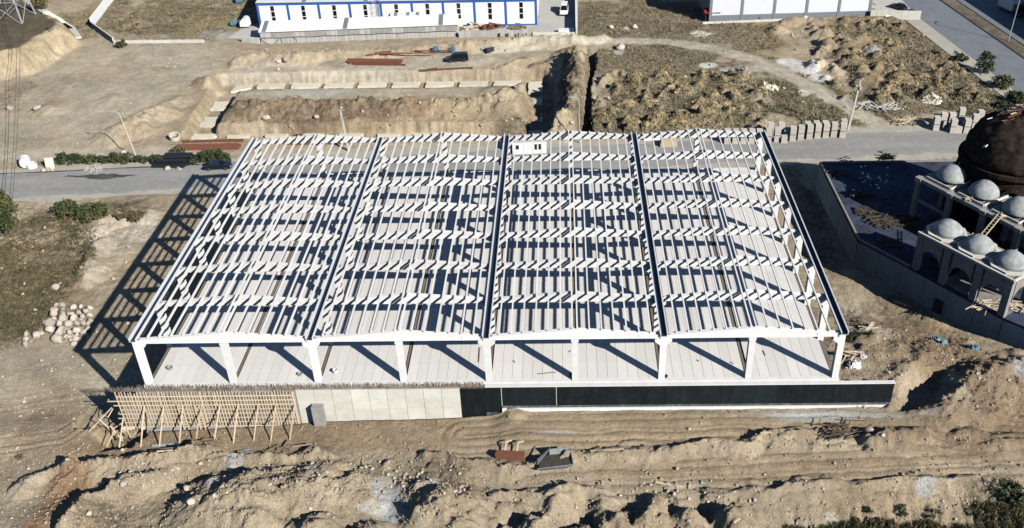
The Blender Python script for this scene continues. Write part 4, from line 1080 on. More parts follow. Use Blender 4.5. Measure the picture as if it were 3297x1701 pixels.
m = MB(); m.tube([sq_(s, -.3, 1.62 + .06 * math.sin(s * .9)) for s in np.linspace(.2, SL - .3, 60)], .05, 5)
m.tube([sq_(.2, -.3, 1.6), sq_(1.0, -.3, .5), sq_(2.4, -.3, -.05), sq_(3.6, -.3, .3), sq_(4.6, -.3, 1.5)], .05, 5)
m.tube([sq_(8.0, -.3, 1.6), sq_(8.8, -.3, .9), sq_(8.6, -.3, -.1), sq_(5.2, -.3, 0), sq_(5.0, -.3, 1.5)], .05, 5)
m.build('hose', M['cable'], SH)
# forecourt wall to the right of the shed, with drain marks
fwl = thing('forecourt_wall', 'grey streaked forecourt wall to the right of the low shed', 'wall', (0, 0, GZ))
q0, q1 = at(1478, 122, GZ), at(1715, 116, GZ)
for i in range(8):
    a = [q0[k] + (q1[k] - q0[k]) * i / 8 for k in (0, 1)]; b = [q0[k] + (q1[k] - q0[k]) * (i + 1) / 8 for k in (0, 1)]
    m = MB(); m.bar((a[0] + .02, a[1], .45), (b[0] - .02, b[1], .45), .3, 2.3); m.build('wall_panel', M['streak'], fwl)
for u in (1608, 1635, 1668, 1693):
    x, y = at(u, 112, GZ + .6); m = MB(); m.bar((x, y - .28, .1), (x + .05, y - .28, 1.1), .35, .12); m.build('drain_stain', M['dark_clad'], fwl)
# paved yards
def slab(name, uv, mat_, z, kind='structure'):
    m = MB(); pts = [at(u, v, GZ) for u, v in uv]; n = len(pts)
    m.prism(pts[::-1], z - .25, z, axis='z') if False else m.poly([(a, b, z) for a, b in pts] + [(a, b, z - .3) for a, b in pts], [tuple(range(n))] + [(i, n + i, n + (i + 1) % n, (i + 1) % n) for i in range(n)])
    o = m.build(name, mat_); o['kind'] = kind; return o
slab('paved_yard', [(1480, 112), (1860, 112), (1862, -90), (1700, -90), (1735, 60), (1500, 70)], M['yard'], GZ + .16)
slab('paved_yard', [(2270, 74), (2960, 62), (2830, -80), (2240, -90)], M['yard'], GZ + .06)
slab('paved_yard', [(735, 124), (835, 124), (835, 80), (780, 95)], M['yard'], GZ + .16)
# yard boundary wall at the right of the yard
by = thing('boundary_wall', 'straight white boundary wall on the right edge of the warehouse yard', 'wall', (0, 0, GZ))
a, b = at(1856, 118, GZ), at(1852, -90, GZ)
m = MB(); m.bar((a[0], a[1], 1.2), (b[0], b[1], 1.2), .3, 2.4); m.build('wall_run', M['raw_wall'], by)
m = MB(); m.bar((a[0], a[1], 2.43), (b[0], b[1], 2.43), .4, .06); m.build('coping', M['white_paint'], by)
a, b = at(1716, 118, GZ), at(1854, 118, GZ)
m = MB(); m.bar((a[0], a[1], .5), (b[0] - .2, b[1], .5), .25, 1.2); m.build('front_run', M['raw_wall'], by)
m = MB(); c = at(1830, 108, GZ); m.box(c[0] - 2.4, c[1] - .8, .15, c[0] + 1.4, c[1] + .8, 1.1); m.build('gate_plinth', M['white_paint'], by)
# white field wall at upper left
fwall = thing('field_wall', 'angular white field wall enclosing the grass plot left of the warehouse', 'wall', (0, 0, GZ))
runs = [(at(395, -40, GZ), at(298, 90, GZ), 2.6), (at(298, 90, GZ), at(368, 141, GZ), 1.6), (at(368, 141, GZ), at(660, 138, GZ), .8), (at(780, 136, GZ), at(838, 142, GZ), 1.5)]
for a, b, h in runs:
    L = math.hypot(b[0] - a[0], b[1] - a[1]); n = max(2, int(L / 6))
    for i in range(n):
        c = [a[k] + (b[k] - a[k]) * i / n for k in (0, 1)]; d = [a[k] + (b[k] - a[k]) * (i + .985) / n for k in (0, 1)]
        m = MB(); m.bar((c[0], c[1], h / 2 - .2), (d[0], d[1], h / 2 - .2), .3, h + .4); m.build('wall_panel', M['white_wall'] if h > 2 else M['raw_wall'], fwall)
# pale lined ditch at upper left
dw = MB(); pts = [(70, -30), (100, 20), (150, 45), (200, 75), (232, 95), (252, 126)]
for (u0, v0), (u1, v1) in zip(pts[:-1], pts[1:]):
    a, b = on(u0, v0), on(u1, v1); dw.bar((a.x, a.y, a.z + .25), (b.x, b.y, b.z + .25), 1.6, .5)
o = dw.build('lined_ditch', M['raw_wall']); tag(o, 'pale concrete ditch lining along the edge of the dark plateau', 'ditch')

# ------------------------------------------------------------------ grey and white factory, upper right
FB = thing('factory', 'grey and white factory hall with dark plinth at the top right', 'factory', (0, 0, GZ))
f0, f1 = at(2282, 72, GZ), at(2800, 56, GZ)
fd = Vector((f1[0] - f0[0], f1[1] - f0[1])); FL = fd.length; fd /= FL; fn_ = Vector((-fd.y, fd.x))
def fq(s, o_, z): return (f0[0] + fd.x * s + fn_.x * o_, f0[1] + fd.y * s + fn_.y * o_, z)
def fbox(m, s0, s1, o0, o1, z0, z1):
    return m.hexa([fq(s0, o0, z0), fq(s1, o0, z0), fq(s1, o1, z0), fq(s0, o1, z0), fq(s0, o0, z1), fq(s1, o0, z1), fq(s1, o1, z1), fq(s0, o1, z1)])
fw_ = FL / 5; fw0 = fw_ 
FHT = 11.5
for i in range(5):
    m = MB(); fbox(m, fw_ * i + .02, fw_ * (i + 1) - .02, 0, .3, 1.7, FHT); m.build('wall_panel', M['grey_light'], FB)
    m = MB(); fbox(m, fw_ * i + .02, fw_ * (i + 1) - .02, -.02, .3, 0, 1.69); m.build('plinth', M['grey_paint'], FB)
for i in range(6):
    s = min(max(fw_ * i - .35, -.05), FL - .65); m = MB(); fbox(m, s, s + .7, -.1, -.025, 0, FHT); m.build('pilaster', M['grey_paint'], FB)
for s in (0.0, FL - .3):
    m = MB(); fbox(m, s, s + .3, .31, 36, 0, FHT); m.build('wall_panel', M['grey_paint'], FB)
m = MB(); fbox(m, 0, FL, 36, 36.3, 0, FHT); m.build('wall_panel', M['grey_light'], FB)
m = MB(); fbox(m, -.2, FL + .2, -.2, 36.5, FHT + .01, FHT + .4); m.build('roof', M['wh_roof'], FB)
m = MB(); m.lathe([(.01, 0), (.5, .1), (.6, .5), (.45, 1.0), (.01, 1.2)], fq(FL * .59, -.9, .05), 10); m.build('tank', M['white_paint'], FB)
# factory kerb wall
fk = thing('yard_wall', 'low pale yard wall below the grey and white factory', 'wall', (0, 0, GZ))
for a, b in (((2262, 78), (2560, 66)), ((2800, 60), (2962, 64))):
    p, q_ = at(*a, GZ), at(*b, GZ); n = 8
    for i in range(n):
        c = [p[k] + (q_[k] - p[k]) * i / n for k in (0, 1)]; d = [p[k] + (q_[k] - p[k]) * (i + .98) / n for k in (0, 1)]
        hh = .55 if a[0] < 2700 else 2.2
        m = MB(); m.bar((c[0], c[1], hh / 2 - .1), (d[0], d[1], hh / 2 - .1), .25, hh + .2); m.build('wall_panel', M['raw_wall'], fk)
# red roofed hut
hx, hy = at(2290, 66, GZ)
hut = thing('hut', 'small open hut with dark red roof at the corner of the factory', 'hut', (hx, hy, GZ))
for dx in (-1.6, 1.6):
    for dy in (-1.1, 1.1):
        m = MB(); m.box(dx - .08, dy - .08, 0, dx + .08, dy + .08, 2.3); m.build('post', M['dark_clad'], hut)
m = MB(); m.box(-1.5, .9, .1, 1.5, 1.0, 2.2); m.box(-1.5, -.9, .1, -1.4, .88, 1.3); m.build('screen', M['dark_clad'], hut)
m = MB(); m.prism([(-1.5, 2.31), (1.5, 2.31), (0, 3.3)], -2.0, 2.0, axis='x'); m.build('roof', M['red_roof'], hut)
# big dark building at the top right corner
db = thing('workshop', 'dark clad workshop in the top right corner beyond the dual road', 'workshop', (0, 0, GZ))
cx0 = at(3230, -40, GZ); 
ang = math.atan2(kd.y, kd.x)
wo = at(3250, 24, GZ)
M4 = Matrix.Translation((wo[0], wo[1], 0)) @ Matrix.Rotation(ang, 4, 'Z')
def dbx(name, x0, y0, z0, x1, y1, z1, mt):
    m = MB(); m.hexa([M4 @ Vector(p) for p in [(x0, y0, z0), (x1, y0, z0), (x1, y1, z0), (x0, y1, z0), (x0, y0, z1), (x1, y0, z1), (x1, y1, z1), (x0, y1, z1)]]); m.build(name, mt, db)
for i in range(4): dbx('wall_panel', 12 * i + .02, 0, 0, 12 + 12 * i - .02, 24, 7.5, M['dark_clad'])
dbx('roof', -.3, -.3, 7.51, 48.3, 24.3, 7.9, M['grey_paint'])
for i in range(3): dbx('gate', 4 + 12 * i, -.06, 0, 9 + 12 * i, -.003, 4.2, M['grey_paint'])
# ------------------------------------------------------------------ domed building under construction
MQ = thing('domed_building', 'unfinished raw concrete domed building with arcades and a wide shaded terrace', 'building', (0, 0, 0))
TZ = -4.0
mm = M['mosque']
def mp(name, m, mt=None, par=None, smooth=False): return m.build(name, mt or mm, par or MQ, smooth)
# terrace slab and its walls
tp = [(52.7, 61.4), (52.7, 36.1), (56.2, 31.6), (58.2, 28.5), (66.6, 16.3), (70.5, 12.4), (90, 12.4), (90, 61.4)]
m = MB(); n = len(tp)
m.poly([(a, b, TZ - .35) for a, b in tp] + [(a, b, TZ) for a, b in tp], [tuple(range(n)), tuple(range(2 * n - 1, n - 1, -1))] + [(i, n + i, n + (i + 1) % n, (i + 1) % n) for i in range(n)])
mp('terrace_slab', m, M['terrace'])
def run_w(a, b, z0, z1, t, panels=1): run('wall_panel', a, b, z0, z1, t, M['site_wall'], panels)
def run(name, a, b, z0, z1, t, mt=None, panels=1, gap=.03):
    for i in range(panels):
        c = [a[k] + (b[k] - a[k]) * i / panels for k in (0, 1)]; d = [a[k] + (b[k] - a[k]) * (i + 1 - gap * (panels > 1) / 2) / panels for k in (0, 1)]
        m = MB(); m.bar((c[0], c[1], (z0 + z1) / 2), (d[0], d[1], (z0 + z1) / 2), t, z1 - z0); mp(name, m, mt)
run_w((52.82, 61.3), (52.82, 36.2), -9.6, TZ - .36, .24, panels=5)
run_w((52.84, 36.0), (66.7, 16.35), -9.8, TZ - .36, .24, panels=6)
run_w((66.75, 16.3), (70.6, 12.5), -9.8, TZ - .36, .24, panels=2)
run('wall_panel', (70.7, 12.5), (90, 12.5), -9.8, TZ - .36, .24, panels=6)
run('wall_panel', (52.9, 61.25), (90, 61.25), -9.6, TZ - .36, .24, panels=8)
run('parapet', (52.85, 61.2), (52.85, 36.1), TZ + .003, TZ + .28, .3)
run('parapet', (52.92, 35.95), (58.1, 28.75), TZ + .003, TZ + .28, .3)
run('parapet', (53.1, 61.25), (84, 61.25), TZ + .003, TZ + .24, .3)
m = MB(); a = Vector((60.9, 24.3, 0)); e = Vector((.576, -.817, 0))
m.bar(a + Vector((-.08, -.06, -7.4)), a + Vector((-.08, -.06, -7.4)) + e * 1.25, .3, 2.1); mp('opening', m, M['opening_dark'])  # solid dark block painting the shade inside an opening
# front arcade
A0 = Vector((58.25, 28.5, 0)); A1 = Vector((66.55, 16.25, 0))
ad = (A1 - A0).normalized(); AL = (A1 - A0).length; an = Vector((-ad.y, ad.x, 0))
if an.x < 0: an = -an
def aq(s, o_, z): return A0 + ad * s + an * o_ + Vector((0, 0, z))
ZT = 1.5
def arch_wall(s0, s1, o0, o1, zt_, zspring, pw, along=True):
    """spandrel over one bay, cut by a round arch"""
    m = MB(); r = (s1 - s0) / 2 - pw; c = (s0 + s1) / 2; n = 14
    prof = [(c + r * math.cos(t), zspring + r * 1.02 * math.sin(t)) for t in np.linspace(0, math.pi, n)]
    q_ = (lambda s, o, z: aq(s, o, z)) if along else (lambda s, o, z: aq(o, s, z))
    for o in (o0, o1):
        pts = [q_(s, o, z) for s, z in prof] + [q_(s, o, zt_) for s, z in prof]
        f = [(i, i + 1, n + i + 1, n + i) for i in range(n - 1)]
        m.poly(pts, f)
    m.poly([q_(s, o0, z) for s, z in prof] + [q_(s, o1, z) for s, z in prof], [(i, i + 1, n + i + 1, n + i) for i in range(n - 1)])
    m.poly([q_(s, o0, zt_) for s, z in prof] + [q_(s, o1, zt_) for s, z in prof], [(i, n + i, n + i + 1, i + 1) for i in range(n - 1)])
    return m
def pier(s, o_, w, z0, z1, name='pier', mt=None, wd_=.7):
    m = MB(); h = w / 2; g = (wd_ or w) / 2
    m.hexa([aq(s - h, o_ - g, z0), aq(s + h, o_ - g, z0), aq(s + h, o_ + g, z0), aq(s - h, o_ + g, z0), aq(s - h, o_ - g, z1), aq(s + h, o_ - g, z1), aq(s + h, o_ + g, z1), aq(s - h, o_ + g, z1)])
    return mp(name, m, mt)
bl = AL / 3
for i in range(4):
    for o_ in (.35, 5.3): pier(min(max(bl * i, .5), AL - .5), o_, 1.0, TZ + .004, ZT - .004)
for i in range(3):
    for o0 in (.08, 5.05): mp('arch', arch_wall(bl * i + .02, bl * (i + 1) - .02, o0 + .06, o0 + .48, ZT, -1.95, .82))
for s0 in (.08, AL - .56):
    mp('arch', arch_wall(.6, 5.0, s0, s0 + .46, ZT - .01, -1.9, .5, along=False))
m = MB(); m.hexa([aq(4.6, .5, TZ + .02), aq(AL - .1, .5, TZ + .02), aq(AL - .1, 5.2, TZ + .02), aq(4.6, 5.2, TZ + .02), aq(4.6, .5, TZ + .08), aq(AL - .1, .5, TZ + .08), aq(AL - .1, 5.2, TZ + .08), aq(4.6, 5.2, TZ + .08)]); mp('arcade_floor', m)
m = MB(); m.bar(aq(.4, 5.72, (TZ + ZT) / 2), aq(2 * bl, 5.72, (TZ + ZT) / 2), .2, ZT - TZ - .02); mp('added_rear_wall', m)  # wall added so the arches stay dark inside
# roof of the arcade: slab, octagonal curbs, domes
m = MB()
m.hexa([aq(-.1, -.05, ZT + .003), aq(AL + .1, -.05, ZT + .003), aq(AL + .1, 5.75, ZT + .003), aq(-.1, 5.75, ZT + .003), aq(-.1, -.05, ZT + .3), aq(AL + .1, -.05, ZT + .3), aq(AL + .1, 5.75, ZT + .3), aq(-.1, 5.75, ZT + .3)])
mp('arcade_roof', m)
m = MB()
for (s0, o0, s1, o1) in ((-.1, .05, AL + .1, .05), (AL, .1, AL, 5.7)):
    m.bar(aq(s0, o0, ZT + .42), aq(s1, o1, ZT + .42), .28, .22)
mp('coping', m, M['raw_wall'])
def dome(c, r, z, ring=True, mt=None, squash=1.0, name='dome'):
    m = MB(); n = 32
    prof = [(r * math.cos(t), r * squash * math.sin(t) + r * .09 * max(0, math.sin(t) - .8) * 5) for t in np.linspace(0, math.pi / 2 - .02, 14)]
    m.lathe(prof, (c.x, c.y, z), n, cap=True)
    m.v = [(a + rnd.uniform(-.02, .02), b + rnd.uniform(-.02, .02), d + rnd.uniform(-.02, .02)) for a, b, d in m.v]
    d = mp(name, m, mt or M['dome'], smooth=True)
    if ring:
        m = MB(); k = 8; ro, ri = r * 1.36, r * 1.12
        P_ = []
        for zz in (z - .42, z - .05):
            for rr in (ro, ri):
                for i in range(k):
                    t = 2 * math.pi * (i + .5) / k + math.atan2(ad.y, ad.x)
                    P_.append((c.x + rr * math.cos(t), c.y + rr * math.sin(t), zz))
        m.poly(P_, [(i, (i + 1) % k, 2 * k + (i + 1) % k, 2 * k + i) for i in range(k)] + [(k + i, 3 * k + i, 3 * k + (i + 1) % k, k + (i + 1) % k) for i in range(k)] + [(2 * k + i, 2 * k + (i + 1) % k, 3 * k + (i + 1) % k, 3 * k + i) for i in range(k)])
        mp('curb', m, M['raw_wall'], d)
        m = MB(); m.lathe([(r * 1.06, -.5), (r * 1.06, .02), (r * .96, .06)], (c.x, c.y, z), 24, cap=False); mp('collar', m, mm, d)
    return d
for i in range(3):
    dome(aq(bl * (i + .5) - .1, 2.9, 0), 2.05, ZT + .8, squash=.74)
# rear colonnade, taller
B0 = Vector((62.35, 42.7, 0)); B1 = B0 + Vector((.512, -.859, 0)) * 24
bd = (B1 - B0).normalized(); bn = Vector((-bd.y, bd.x, 0))
if bn.x < 0: bn = -bn
def bq(s, o_, z): return B0 + bd * s + bn * o_ + Vector((0, 0, z))
ZB = 3.1
for i in range(5):
    for o_ in (0, 6.4, 12.5):
        s = .4 + 5.8 * i; m = MB(); h = .36
        m.hexa([bq(s - h, o_ - h, TZ + .004), bq(s + h, o_ - h, TZ + .004), bq(s + h, o_ + h, TZ + .004), bq(s - h, o_ + h, TZ + .004), bq(s - h, o_ - h, ZB - .6), bq(s + h, o_ - h, ZB - .6), bq(s + h, o_ + h, ZB - .6), bq(s - h, o_ + h, ZB - .6)])
        mp('column', m)
for o_ in (0, 6.4):
    m = MB(); m.bar(bq(-.1, o_, ZB - .3), bq(24, o_, ZB - .3), .62, .58); mp('beam', m)
    for i in range(5):
        s = .4 + 5.8 * i; m = MB(); m.cbox(bq(s, o_, ZB - .3), (1.1, 1.0, .6 + .02), math.atan2(bd.y, bd.x)); mp('cap', m, M['grey_conc'])
for i in range(4):
    s = .4 + 5.8 * i
    m = MB(); m.bar(bq(s, .32, ZB - .35), bq(s, 6.08, ZB - .35), .5, .5); mp('beam', m)
    m = MB(); m.bar(bq(s + .4, .02, -.6), bq(s + 5.4, .02, -.6), .35, .45)
    if i in (0,): mp('beam', m)
    m = MB()
    m.hexa([bq(s + .35, .33, ZB - .14), bq(s + 5.45, .33, ZB - .14), bq(s + 5.45, 6.07, ZB - .14), bq(s + .35, 6.07, ZB - .14), bq(s + .35, .33, ZB + .02), bq(s + 5.45, .33, ZB + .02), bq(s + 5.45, 6.07, ZB + .02), bq(s + .35, 6.07, ZB + .02)])
    mp('roof_slab', m)
    c = bq(s + 2.9, 3.2, 0); c.z = 0
    dome(c, 2.15, ZB + .4, ring=False, squash=.86)
    for a, b in ((( .7, .6), (5.1, .6)), ((5.1, .7), (5.1, 5.8))):
        m = MB(); m.bar(bq(s + a[0], a[1], ZB + .2), bq(s + b[0], b[1], ZB + .2), .16, .34); mp('curb', m, M['raw_wall'])
m = MB(); m.bar(bq(.2, 6.9, -.6), bq(24, 6.9, -.6), .25, 6.6); mp('added_rear_wall', m)  # wall added to keep the space under the colonnade dark
# one dome further back, half in shade
x_, y_ = at(3120, 536, 2.0); c = Vector((x_, y_, 0)); dome(c, 1.55, 2.0, ring=False)
m = MB(); m.box(c.x - 1.8, c.y - 1.8, TZ + .01, c.x + 1.8, c.y + 1.8, 1.98); mp('turret', m)
# the great dome, its sheeting coloured dark so the sunlit side looks shaded
gx_, gy_ = at(3262, 500, 6.4); GC = Vector((gx_, gy_, 0)); GR = 7.1
m = MB(); m.lathe([(GR - .15, TZ + .01), (GR - .15, 6.3)], (GC.x, GC.y, 0), 40, cap=False); mp('drum', m, M['tar'])
for i in range(10):
    t = 2 * math.pi * i / 10; e = Vector((math.cos(t), math.sin(t), 0)); s_ = Vector((-e.y, e.x, 0)); m = MB()
    for sg in (-1, 1): m.bar(GC + e * (GR + .05) + s_ * 1.5 * sg + Vector((0, 0, TZ + .02)), GC + e * (GR + .05) + s_ * 1.5 * sg + Vector((0, 0, 2.6)), .4)
    pts = [GC + e * (GR + .12) + s_ * 1.5 * math.cos(q_) + Vector((0, 0, 2.6 + 1.5 * math.sin(q_))) for q_ in np.linspace(0, math.pi, 10)]
    for p_, r_ in zip(pts[:-1], pts[1:]): m.bar(p_, r_, .42)
    mp('arch_frame', m, M['tar'])
m = MB(); m.lathe([(GR + .5, 5.7), (GR + .5, 6.25), (GR - .1, 6.3)], (GC.x, GC.y, 0), 40, cap=False); m.lathe([(GR - .1, 5.65), (GR + .5, 5.7)], (GC.x, GC.y, 0), 40, cap=False); mp('cornice', m, M['tar'])
m = MB(); m.lathe([(GR * math.cos(t), 6.4 + GR * .98 * math.sin(t)) for t in np.linspace(0, math.pi / 2 - .02, 18)], (GC.x, GC.y, 0), 60); 
for i_, p_ in enumerate(m.v):
    d_ = Vector(p_) - GC - Vector((0, 0, 6.4)); a_ = math.atan2(d_.y, d_.x)
    k_ = 1 + rnd.uniform(-.03, .03); m.v[i_] = tuple(GC + Vector((0, 0, 6.4)) + d_ * k_)
mp('great_dome', m, M['tar'], smooth=True)
q_ = random.Random(77)
for i in range(120):
    t = q_.uniform(.9, 3.6); f = q_.uniform(.7, 1.5); a0 = q_.uniform(-.25, .25)
    def sp(t, f): return GC + Vector((math.cos(t) * math.cos(f), math.sin(t) * math.cos(f), math.sin(f) * .98)) * (GR + .08) + Vector((0, 0, 6.4))
    if f < 1.0 and t > 2.6: continue
    m = MB(); m.bar(sp(t, f) + Vector((0, 0, q_.uniform(0, .35))), sp(t + a0 * 2, f + q_.uniform(.08, .3)) + Vector((0, 0, q_.uniform(0, .5))), .16, .12); mp('batten', m, M['dark_wood'] if i % 3 else M['rust'] if i % 2 else M['timber'])
for t, f in ((2.9, .9), (3.6, .45)):
    m = MB(); m.cbox(sp(t, f), (.7, .5, .12), t, (.5, .4)); mp('loose_sheet', m, M['white_sheet'])
# ---- things lying about on it
def stickpile(name, label, cat, uvz, n, L, spread, mt, thick=.08, seed=1, flat=.25):
    q_ = random.Random(seed); t = thing(name, label, cat, uvz)
    for i in range(n):
        a = q_.gauss(0, .5) + q_.choice((0, 0, .9)); l = L * q_.uniform(.5, 1.1)
        cl_ = lambda g: max(-1.5, min(1.5, g))
        c = Vector((cl_(q_.gauss(0, 1)) * spread, cl_(q_.gauss(0, 1)) * spread * .6, .06 + flat * abs(q_.gauss(0, .5))))
        e = Vector((math.cos(a) * l / 2, math.sin(a) * l / 2, q_.uniform(-.12, .12)))
        m = MB(); m.bar(c - e, c + e, thick * q_.uniform(.8, 1.8), thick); m.build('batten', mt, t)
    return t
def tpt(u, v, z=TZ + .02):
    x, y = at(u, v, z); return (x, y, z)
stickpile('timber_heap', 'heap of pale timber offcuts inside the right end of the front arcade', 'timber', tpt(3255, 995), 34, 1.6, .8, M['timber'], .09, 3, .7)
stickpile('timber_scatter', 'scattered boards under the third arch of the arcade', 'timber', tpt(3165, 985), 22, 2.4, 1.2, M['timber'], .09, 4)
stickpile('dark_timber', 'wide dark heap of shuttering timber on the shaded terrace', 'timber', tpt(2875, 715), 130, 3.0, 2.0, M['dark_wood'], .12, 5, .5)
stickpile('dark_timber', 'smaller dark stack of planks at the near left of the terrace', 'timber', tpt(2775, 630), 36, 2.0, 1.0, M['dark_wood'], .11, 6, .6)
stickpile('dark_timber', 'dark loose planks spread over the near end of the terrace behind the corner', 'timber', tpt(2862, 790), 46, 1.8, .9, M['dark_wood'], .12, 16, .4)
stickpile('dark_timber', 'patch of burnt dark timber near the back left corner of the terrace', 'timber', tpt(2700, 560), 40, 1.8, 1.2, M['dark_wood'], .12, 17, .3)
stickpile('dark_timber', 'dark boards added over the sunlit left edge of the terrace along its parapet', 'timber', tpt(2792, 680), 80, 1.3, 1.1, M['dark_wood'], .2, 18, .2)  # boards added to darken the strip of terrace that stays sunlit
stickpile('plank_bundle', 'dark bundle of planks leaning over the back edge of the terrace', 'timber', tpt(2850, 512), 30, 2.2, .7, M['pallet'], .12, 8, 1.0)
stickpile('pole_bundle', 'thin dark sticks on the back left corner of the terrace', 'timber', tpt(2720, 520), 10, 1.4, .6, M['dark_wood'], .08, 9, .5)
lad = thing('ladder', 'tall timber ladder leaning on the rear colonnade between the domes', 'ladder', tpt(3160, 760, .2))
p0_, p1_ = Vector(at(3155, 770, 2.3) + (2.3,)), Vector(at(3222, 690, 4.1) + (4.1,))
sd_ = (p1_ - p0_).cross(Vector((0, 0, 1))).normalized() * .3
for s in (-1, 1):
    m = MB(); m.bar(p0_ + sd_ * s - lad.location, p1_ + sd_ * s - lad.location, .1); m.build('rail', M['timber'], lad)
for j in range(9):
    c_ = p0_ + (p1_ - p0_) * (j + .6) / 9.5 - lad.location; m = MB(); m.bar(c_ - sd_, c_ + sd_, .07); m.build('rung', M['timber'], lad)
stickpile('board_stack', 'short boards lying beside the middle rear dome', 'timber', tuple(bq(8.9, .3, ZB + .05)), 12, .9, .35, M['timber'], .1, 11, .3)
stickpile('board_stack', 'short boards lying beside the rightmost rear dome', 'timber', tuple(bq(14.6, .3, ZB + .05)), 12, .9, .35, M['timber'], .1, 12, .3)
stickpile('board_stack', 'boards sticking out behind the leftmost front dome', 'timber', tuple(aq(bl * .95, 4.6, ZT + .34)), 9, 1.2, .3, M['timber'], .1, 13, .3)
stickpile('board_stack', 'boards sticking out behind the middle front dome', 'timber', tuple(aq(bl * 1.95, 4.6, ZT + .34)), 9, 1.4, .3, M['timber'], .1, 14, .3)
q_ = random.Random(3); m = MB()
for i in range(26):
    u, v = q_.gauss(2800, 28), q_.gauss(575, 18); x, y = at(u, v, TZ + .03); m.cbox((x, y, TZ + .04), (q_.uniform(.1, .5), q_.uniform(.1, .3), .05), q_.uniform(0, 3))
o = m.build('scraps', M['white_sheet']); tag(o, 'scatter of small white scraps on the blue shaded terrace', 'scraps', kind='stuff')
# ------------------------------------------------------------------ pale footing pads of the open excavation
pit = thing
def quad_pad(name, uv4, label, group, z=None):
    z = z if z is not None else GZ - 2.05
    pts = [at(u, v, z) for u, v in uv4]
    cx_ = sum(p[0] for p in pts) / 4; cy_ = sum(p[1] for p in pts) / 4
    m = MB(); q_ = random.Random(int(uv4[0][0]))
    ring = []
    for i in range(4):
        a, b = pts[i], pts[(i + 1) % 4]
        for k in range(4):
            t = k / 4; j = .14 if k else .05
            ring.append((a[0] + (b[0] - a[0]) * t - cx_ + q_.uniform(-j, j), a[1] + (b[1] - a[1]) * t - cy_ + q_.uniform(-j, j)))
    n = len(ring)
    m.poly([(a, b, -.5) for a, b in ring] + [(a, b, .06) for a, b in ring], [tuple(range(n)), tuple(range(2 * n - 1, n - 1, -1))] + [(i, (i + 1) % n, n + (i + 1) % n, n + i) for i in range(n)])
    o = m.build(name, M['pad'], loc=(cx_, cy_, z)); tag(o, label, 'footing', group)
back_u = [(826, 914), (936, 1026), (1042, 1134), (1151, 1240), (1261, 1348), (1369, 1457), (1477, 1566), (1588, 1672)]
for i, (a, b) in enumerate(back_u):
    v0 = 280 - 8 * i / 7; quad_pad('footing_pad', [(a, v0 + 3), (b, v0 + 1), (b + 5, v0 - 12), (a + 6, v0 - 10)], f'{ORD[i]} pale footing pad from the left in the back row of the pit', 'pale footing pads in the pit')
quad_pad('footing_pad', [(725, 312), (770, 285), (808, 283), (808, 274), (768, 277), (716, 312)][:4] if False else [(742, 296), (806, 283), (812, 273), (764, 277)], 'pale footing pad at the back left corner of the pit', 'pale footing pads in the pit')
for i, (u0, u1, v0, v1) in enumerate([(676, 722, 353, 328), (636, 690, 407, 378), (600, 688, 447, 432)]):
    quad_pad('footing_pad', [(u0, v0), (u1, v0 - 1), (u1 + 16, v1), (u0 + 16, v1)], f'{ORD[i]} pale footing pad down the left side of the pit', 'pale footing pads in the pit')
for i, (a, b) in enumerate([(730, 803), (852, 925), (975, 1040), (1090, 1168), (1214, 1285), (1330, 1400)]):
    quad_pad('footing_pad', [(a, 441 - i), (b, 440 - i), (b + 4, 430 - i), (a + 4, 431 - i)], f'{ORD[i]} pale footing pad from the left along the near side of the pit', 'pale footing pads in the pit')
for i, (v0, v1) in enumerate([(298, 263), (340, 315), (393, 367), (436, 420)]):
    quad_pad('footing_pad', [(1700, v0), (1746, v0 - 1), (1746, v1), (1704, v1 + 1)], f'{ORD[i]} pale footing pad from the far end beside the spoil ridge', 'pale footing pads in the pit')

